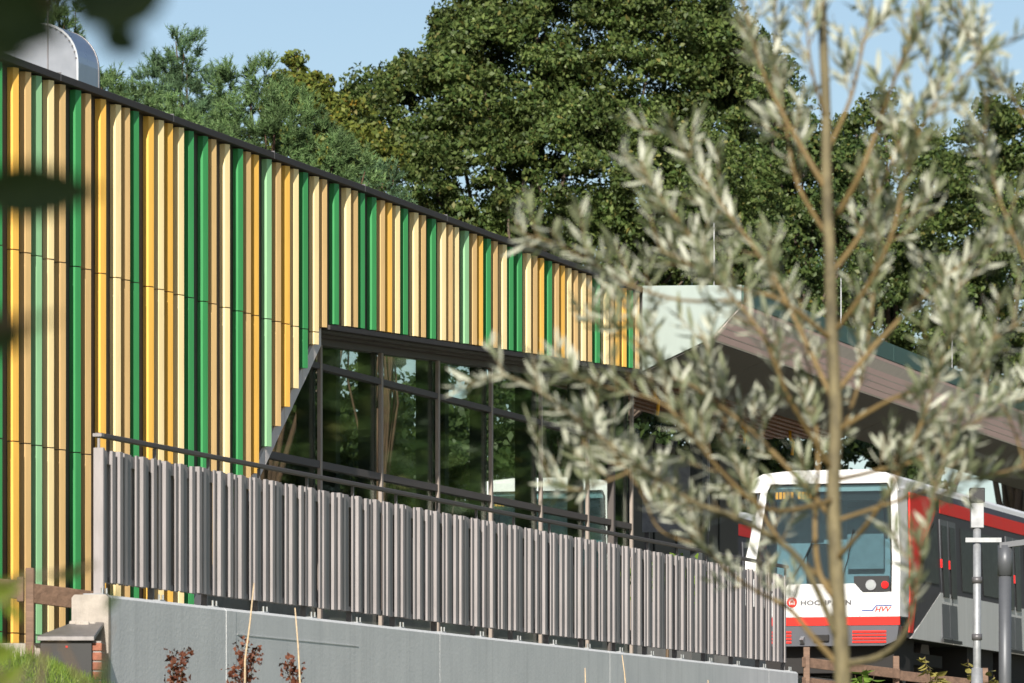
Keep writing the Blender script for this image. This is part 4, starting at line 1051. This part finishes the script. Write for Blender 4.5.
# (base px, tip px, width factor, roll)
for (x0, y0), (x1, y1), wf, ro in [((-45, 4), (66, 36), 1.0, 1.5), ((-30, -28), (66, 12), 1.0, 1.4), ((-55, 40), (30, 60), 0.6, 1.5), ((-70, -10), (46, 20), 1.1, 1.4), ((168, -14), (72, 26), 0.8, 1.5), ((60, -18), (162, 6), 1.0, 1.4), ((155, -26), (78, 12), 0.9, 1.5), ((98, 36), (148, 48), 1.0, 1.5),
                           ((-30, 192), (106, 191), 0.66, 1.5), ((-50, 196), (60, 186), 0.6, 1.4), ((-34, 328), (28, 340), 1.2, 1.5), ((-30, 350), (24, 325), 1.1, 1.4), ((35, 322), (66, 315), 0.3, 1.5), ((-90, 230), (-10, 270), 0.7, 1.2)]:
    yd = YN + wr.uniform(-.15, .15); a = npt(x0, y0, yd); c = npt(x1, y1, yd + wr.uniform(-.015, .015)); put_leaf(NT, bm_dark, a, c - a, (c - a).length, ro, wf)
cr_l = [(-0.6, -1.6, 4.75, 1.05), (0.4, -1.8, 4.9, 0.9), (-1.5, -1.8, 4.9, 0.95), (-0.4, -2.6, 5.2, 1.0), (0.3, -0.9, 4.5, 0.55), (-1.0, -0.7, 4.4, 0.6)]  # crown behind the camera, out of view, shaped to shade the hanging leaves
p, u, c = crown_points(cr_l, 230, 60, 0.28, nb_)
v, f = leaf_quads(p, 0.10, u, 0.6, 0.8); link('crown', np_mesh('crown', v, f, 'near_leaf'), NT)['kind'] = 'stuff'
# sunlit low shrub at the lower left
YS = 8.0
sb = P(-60, 800, YS); sb.z = gz(sb.x, sb.y)
LS = empty('leafy_shrub', sb); tag(LS, 'blurred yellow green shrub leaves at the lower left edge', 'shrub')
def spt(px, py, y=YS): return P(px, py, y) - sb
for q in ([(0, 0)], [(0, 0)], [(0, 0)]): pass
for p_ in ([Vector((0, 0, -0.05)), spt(-50, 700), spt(-20, 620), spt(30, 590)], [Vector((0.02, 0, -0.05)), spt(-40, 740), spt(10, 690), spt(40, 650)], [Vector((-0.02, 0, -0.05)), spt(-60, 640), spt(0, 588), spt(60, 572), spt(98, 566)], [Vector((0.04, 0.02, -0.05)), spt(30, 740), spt(90, 690), spt(112, 620)]):
    pp = smooth_path(p_, 4); MB().tube(pp, [0.006*(1 - 0.8*i/(len(pp)-1)) for i in range(len(pp))], 6).build('stem', 'twig_brown', LS, smooth=True)
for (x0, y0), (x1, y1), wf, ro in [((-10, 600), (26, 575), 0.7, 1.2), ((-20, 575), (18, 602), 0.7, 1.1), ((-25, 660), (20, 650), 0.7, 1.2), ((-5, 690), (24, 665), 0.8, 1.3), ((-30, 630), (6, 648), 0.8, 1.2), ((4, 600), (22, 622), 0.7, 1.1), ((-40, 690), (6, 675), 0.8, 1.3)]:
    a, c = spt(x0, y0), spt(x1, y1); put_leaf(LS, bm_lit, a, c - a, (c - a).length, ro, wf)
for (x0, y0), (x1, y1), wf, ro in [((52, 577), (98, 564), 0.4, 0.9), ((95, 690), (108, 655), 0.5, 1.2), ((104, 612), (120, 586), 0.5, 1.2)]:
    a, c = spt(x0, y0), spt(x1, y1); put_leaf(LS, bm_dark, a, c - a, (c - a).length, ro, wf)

# ------------------------------------------------------------------ red leaved shrubs and sticks in front of the wall
def red_shrub(px, top, y, label, stems, seed):
    rr = random.Random(seed); b0 = P(px, 740, y); b0.z = gz(b0.x, b0.y)
    e = empty('red_shrub', b0); tag(e, label, 'shrub', 'red leaved shrubs by the wall')
    pv, uv = [], []
    for (x1, y1) in stems:
        t = P(x1, y1, y + rr.uniform(-.2, .2)) - b0; m0 = Vector((t.x*0.45, t.y*0.5, t.z*0.6))
        pp = smooth_path([Vector((0, 0, -0.05)), m0, t], 6)
        MB().tube(pp, [0.006*(1 - 0.75*i/(len(pp)-1)) for i in range(len(pp))], 6).build('stem', 'twig_brown', e, smooth=True)
        for i in range(75):
            q = rr.uniform(0.42, 1.0); p0 = pp[min(int(q*(len(pp)-1)), len(pp)-2)]; fr = rr.random(); p0 = p0.lerp(pp[min(int(q*(len(pp)-1)) + 1, len(pp)-1)], fr)
            pv.append(p0 + Vector((rr.gauss(0, .024), rr.gauss(0, .024), rr.gauss(0, .02))))
    c = np.array(pv); v, f = leaf_quads(c, 0.036, None, 0, 0.7, 0.25); link('foliage', np_mesh('foliage', v, f, 'red_leaf'), e)['kind'] = 'stuff'
red_shrub(175, 648, 37.5, 'leftmost of three small red leaved shrubs before the wall', [(172, 652), (187, 648), (180, 660)], 1)
red_shrub(242, 640, 38.0, 'tallest middle red leaved shrub before the wall', [(242, 640), (258, 648), (232, 668), (247, 655)], 2)
red_shrub(296, 658, 38.5, 'sparse rightmost red leaved shrub before the wall', [(287, 658), (298, 668)], 3)
def stick(x0, y0, x1, y1, y, label):
    a = P(x0, y0, y); g0 = P(x1, 760, y); g0.z = gz(g0.x, g0.y); e = empty('plant_stake', g0); tag(e, label, 'stake', 'plant stakes by the wall')
    c = P(x1, y1, y); MB().tube([Vector((0, 0, -0.1)), (c - g0), (c*0.5 + a*0.5) - g0 + Vector((0.004, 0, 0)), a - g0], [0.008, 0.0072, 0.006, 0.0045], 7).build('cane', 'stick', e, smooth=True)
stick(254, 583, 245, 660, 37.9, 'pale cane leaning out of the middle red shrub')
stick(295, 608, 300, 683, 38.3, 'pale cane standing beside the sparse red shrub')
stick(622, 655, 626, 690, 50.0, 'short pale cane against the wall below the railing, left of two')
stick(585, 668, 585, 695, 48.0, 'short pale cane tip showing at the bottom edge before the wall')
stick(708, 680, 708, 700, 54.0, 'pale cane tip at the bottom edge near the wall end')

# ------------------------------------------------------------------ right side: masts, wooden fence, shrubs
YM = 54.0
mb0 = P(977, 800, YM); mb0.z = gz(mb0.x, mb0.y)
SM = empty('signal_mast', mb0); tag(SM, 'slim galvanised mast with a small grey box and short crossbar beside the train', 'mast')
def mp_(px, py): return P(px, py, YM) - mb0
mm = YM/F
mst = MB().tube([(0, 0, -0.2), (0, 0, mp_(977, 525).z)], 4.0*mm, 14).build('pole', 'galvanised', SM, smooth=True)
for py in (580, 637): MB().tube([(0, 0, mp_(0, py).z - 0.03), (0, 0, mp_(0, py).z + 0.03)], 5.2*mm, 14).build('clamp', 'post_dark', mst, smooth=True)
MB().tube([(0, 0, -0.1), (0, 0, mp_(0, 668).z)], [8*mm, 5.5*mm], 14).build('sleeve', 'galvanised', SM, smooth=True)
MB().box(-6.5*mm, 6.5*mm, -0.05, 0.05, mp_(0, 528).z, mp_(0, 503).z).build('box', 'galvanised', SM, bevel=0.004)
MB().box(-7.5*mm, 7.5*mm, -0.06, 0.06, mp_(0, 503).z + 0.002, mp_(0, 488).z).build('cap', 'seal_black', SM, bevel=0.006)
MB().box(-12*mm, 24*mm, -0.06, -0.045, mp_(0, 542.5).z, mp_(0, 538).z).build('crossbar', 'galvanised', SM)
YL = 47.0
lb0 = P(1005, 800, YL); lb0.z = gz(lb0.x, lb0.y)
LP = empty('street_lamp', lb0); tag(LP, 'dark grey street lamp post with a flat arm pointing out of the picture', 'street lamp')
ll = YL/F; zt = (P(0, 543, YL) - lb0).z
MB().tube([(0, 0, -0.2), (0, 0, zt - 0.28)], 6.3*ll, 16).build('pole', 'lamp_post_paint', LP, smooth=True)
MB().tube([(0, 0, zt - 0.279), (0, 0, zt - 0.02)], 7.4*ll, 16).build('collar', 'lamp_post_paint', LP, smooth=True)
MB().loft([[(-0.05, -0.05, zt - 0.045), (-0.05, 0.05, zt - 0.045), (-0.05, 0.05, zt), (-0.05, -0.05, zt)], [(0.25, -0.09, zt - 0.01), (0.25, 0.09, zt - 0.01), (0.25, 0.09, zt + 0.04), (0.25, -0.09, zt + 0.04)], [(0.75, -0.07, zt + 0.0), (0.75, 0.07, zt + 0.0), (0.75, 0.07, zt + 0.025), (0.75, -0.07, zt + 0.025)]]).build('lamp_head', 'lamp_post_paint', LP)
# wooden fence below the train
YF = 66.0
fb = P(803, 720, YF); fb.z = gz(fb.x, fb.y)
WF = empty('wooden_fence', fb); tag(WF, 'brown wooden post and rail fence below the train behind the willow trunk', 'fence')
def fr_(px, py, y=YF): return P(px, py, y) - fb
fm_ = YF/F
for px, top, y in ((806.5, 647, YF), (896, 656, YF + 1.2), (985, 668, YF + 2.4)):
    p = fr_(px, top, y); MB().box(p.x - 3.2*fm_, p.x + 3.2*fm_, p.y - 0.04, p.y + 0.04, -0.8, p.z).build('post', 'wood_brown', WF, bevel=0.006)
for (a, c, y0, y1) in (((802, 662), (900, 674), YF - 0.06, YF + 1.14), ((896, 675), (990, 686), YF + 1.13, YF + 2.34), ((802, 682), (900, 694), YF - 0.06, YF + 1.14)):
    p, q = fr_(*a, y0), fr_(*c, y1); h = 5.0*fm_
    MB().loft([[(t.x, t.y - 0.025, t.z - h), (t.x, t.y + 0.025, t.z - h), (t.x, t.y + 0.025, t.z + h), (t.x, t.y - 0.025, t.z + h)] for t in (p, q)]).build('rail', 'wood_brown', WF, bevel=0.005)
def leafy(name, px, tops, y, label, m, size, per, seed, group):
    rr = random.Random(seed); b0 = P(px, 720, y); b0.z = gz(b0.x, b0.y); e = empty(name, b0); tag(e, label, 'shrub', group)
    me = broad_leaf_mesh(m)
    for (x1, y1) in tops:
        t = P(x1, y1, y + rr.uniform(-.3, .3)) - b0; pp = smooth_path([Vector((0, 0, -0.05)), Vector((t.x*.3, t.y*.5, t.z*.6)), t], 6)
        MB().tube(pp, [0.008*(1 - 0.75*i/(len(pp)-1)) for i in range(len(pp))], 6).build('stem', 'twig_brown', e, smooth=True)
        for k in range(per):
            q = rr.uniform(0.5, 1.0); p0 = pp[int(q*(len(pp)-1))]; an = rr.uniform(0, 6.28)
            d = Vector((math.cos(an), math.sin(an), rr.uniform(-0.9, 0.35))); put_leaf(e, me, p0 + Vector((rr.gauss(0, .01), rr.gauss(0, .01), rr.gauss(0, .01))), d, size*rr.uniform(.7, 1.2), rr.uniform(-.6, .6), 0.9)
SG = 'shrubs below the train'
leafy('low_shrub', 865, [(862, 668), (875, 672), (855, 675)], 58, 'small fresh green shrub right of the willow trunk foot', 'fresh_leaf', 0.12, 14, 5, SG)
leafy('low_shrub', 932, [(925, 656), (938, 672), (930, 668), (945, 676)], 57, 'yellowing shrub with drooping leaves below the train, left of the mast', 'shrub_leaf', 0.12, 15, 6, SG)
leafy('low_shrub', 970, [(968, 659), (972, 670)], 57, 'narrow yellowing shrub directly beside the galvanised mast', 'shrub_leaf', 0.11, 14, 7, SG)
leafy('low_shrub', 990, [(988, 668), (994, 675)], 56.5, 'yellowing shrub between the galvanised mast and the lamp post', 'shrub_leaf', 0.11, 12, 8, SG)
e0 = W(S(667, 1.6), 1.6, 3.2)
PT = empty('planter_bush', e0); tag(PT, 'little green bush peeping over the railing before the station door', 'bush')
q = np.array([(random.gauss(0, .22), random.gauss(0, .18), 1.02 + random.gauss(0, .11)) for i in range(420)]); v, f = leaf_quads(q, 0.07, None, 0, 0.6)
link('foliage', np_mesh('foliage', v, f, 'fresh_leaf'), PT)['kind'] = 'stuff'
MB().tube([(0, 0, 0), (0.01, 0, 0.5), (0, 0, 1.1)], [0.02, 0.015, 0.006], 6).build('stem', 'twig_brown', PT)

# ------------------------------------------------------------------ grass on the bank at the left
n = 26000
gx_ = np.random.uniform(-6.0, -2.1, n); gy_ = np.random.uniform(36.0, 41.0, n)
ok = ~((gx_ - 0.285*gy_ < -14.66) & (gy_ > 41.0)); gx_, gy_ = gx_[ok], gy_[ok]; n = len(gx_)
gz_ = ground_h(gx_, gy_)
hgt = np.random.uniform(0.04, 0.12, n)*(0.7 + 0.5*np.sin(gx_*5)*np.sin(gy_*4)); an = np.random.uniform(0, 6.283, n); ln = np.random.uniform(0.0, 0.06, n)
bx_ = np.cos(an)*0.004; by_ = np.sin(an)*0.004; la = np.random.uniform(0, 6.283, n)
v = np.stack([np.stack([gx_ - bx_, gy_ - by_, gz_ - 0.01], 1), np.stack([gx_ + bx_, gy_ + by_, gz_ - 0.01], 1), np.stack([gx_ + np.cos(la)*ln, gy_ + np.sin(la)*ln, gz_ + hgt], 1)], 1).reshape(-1, 3)
tag(link('grass', np_mesh('grass', v, np.arange(n*3).reshape(-1, 3), 'grass_blade')), 'short sunlit grass on the bank at lower left', 'grass', kind='stuff')

scene.render.resolution_x = 1024; scene.render.resolution_y = 683
scene.render.engine = 'CYCLES'
scene.cycles.max_bounces = 8; scene.cycles.transparent_max_bounces = 16
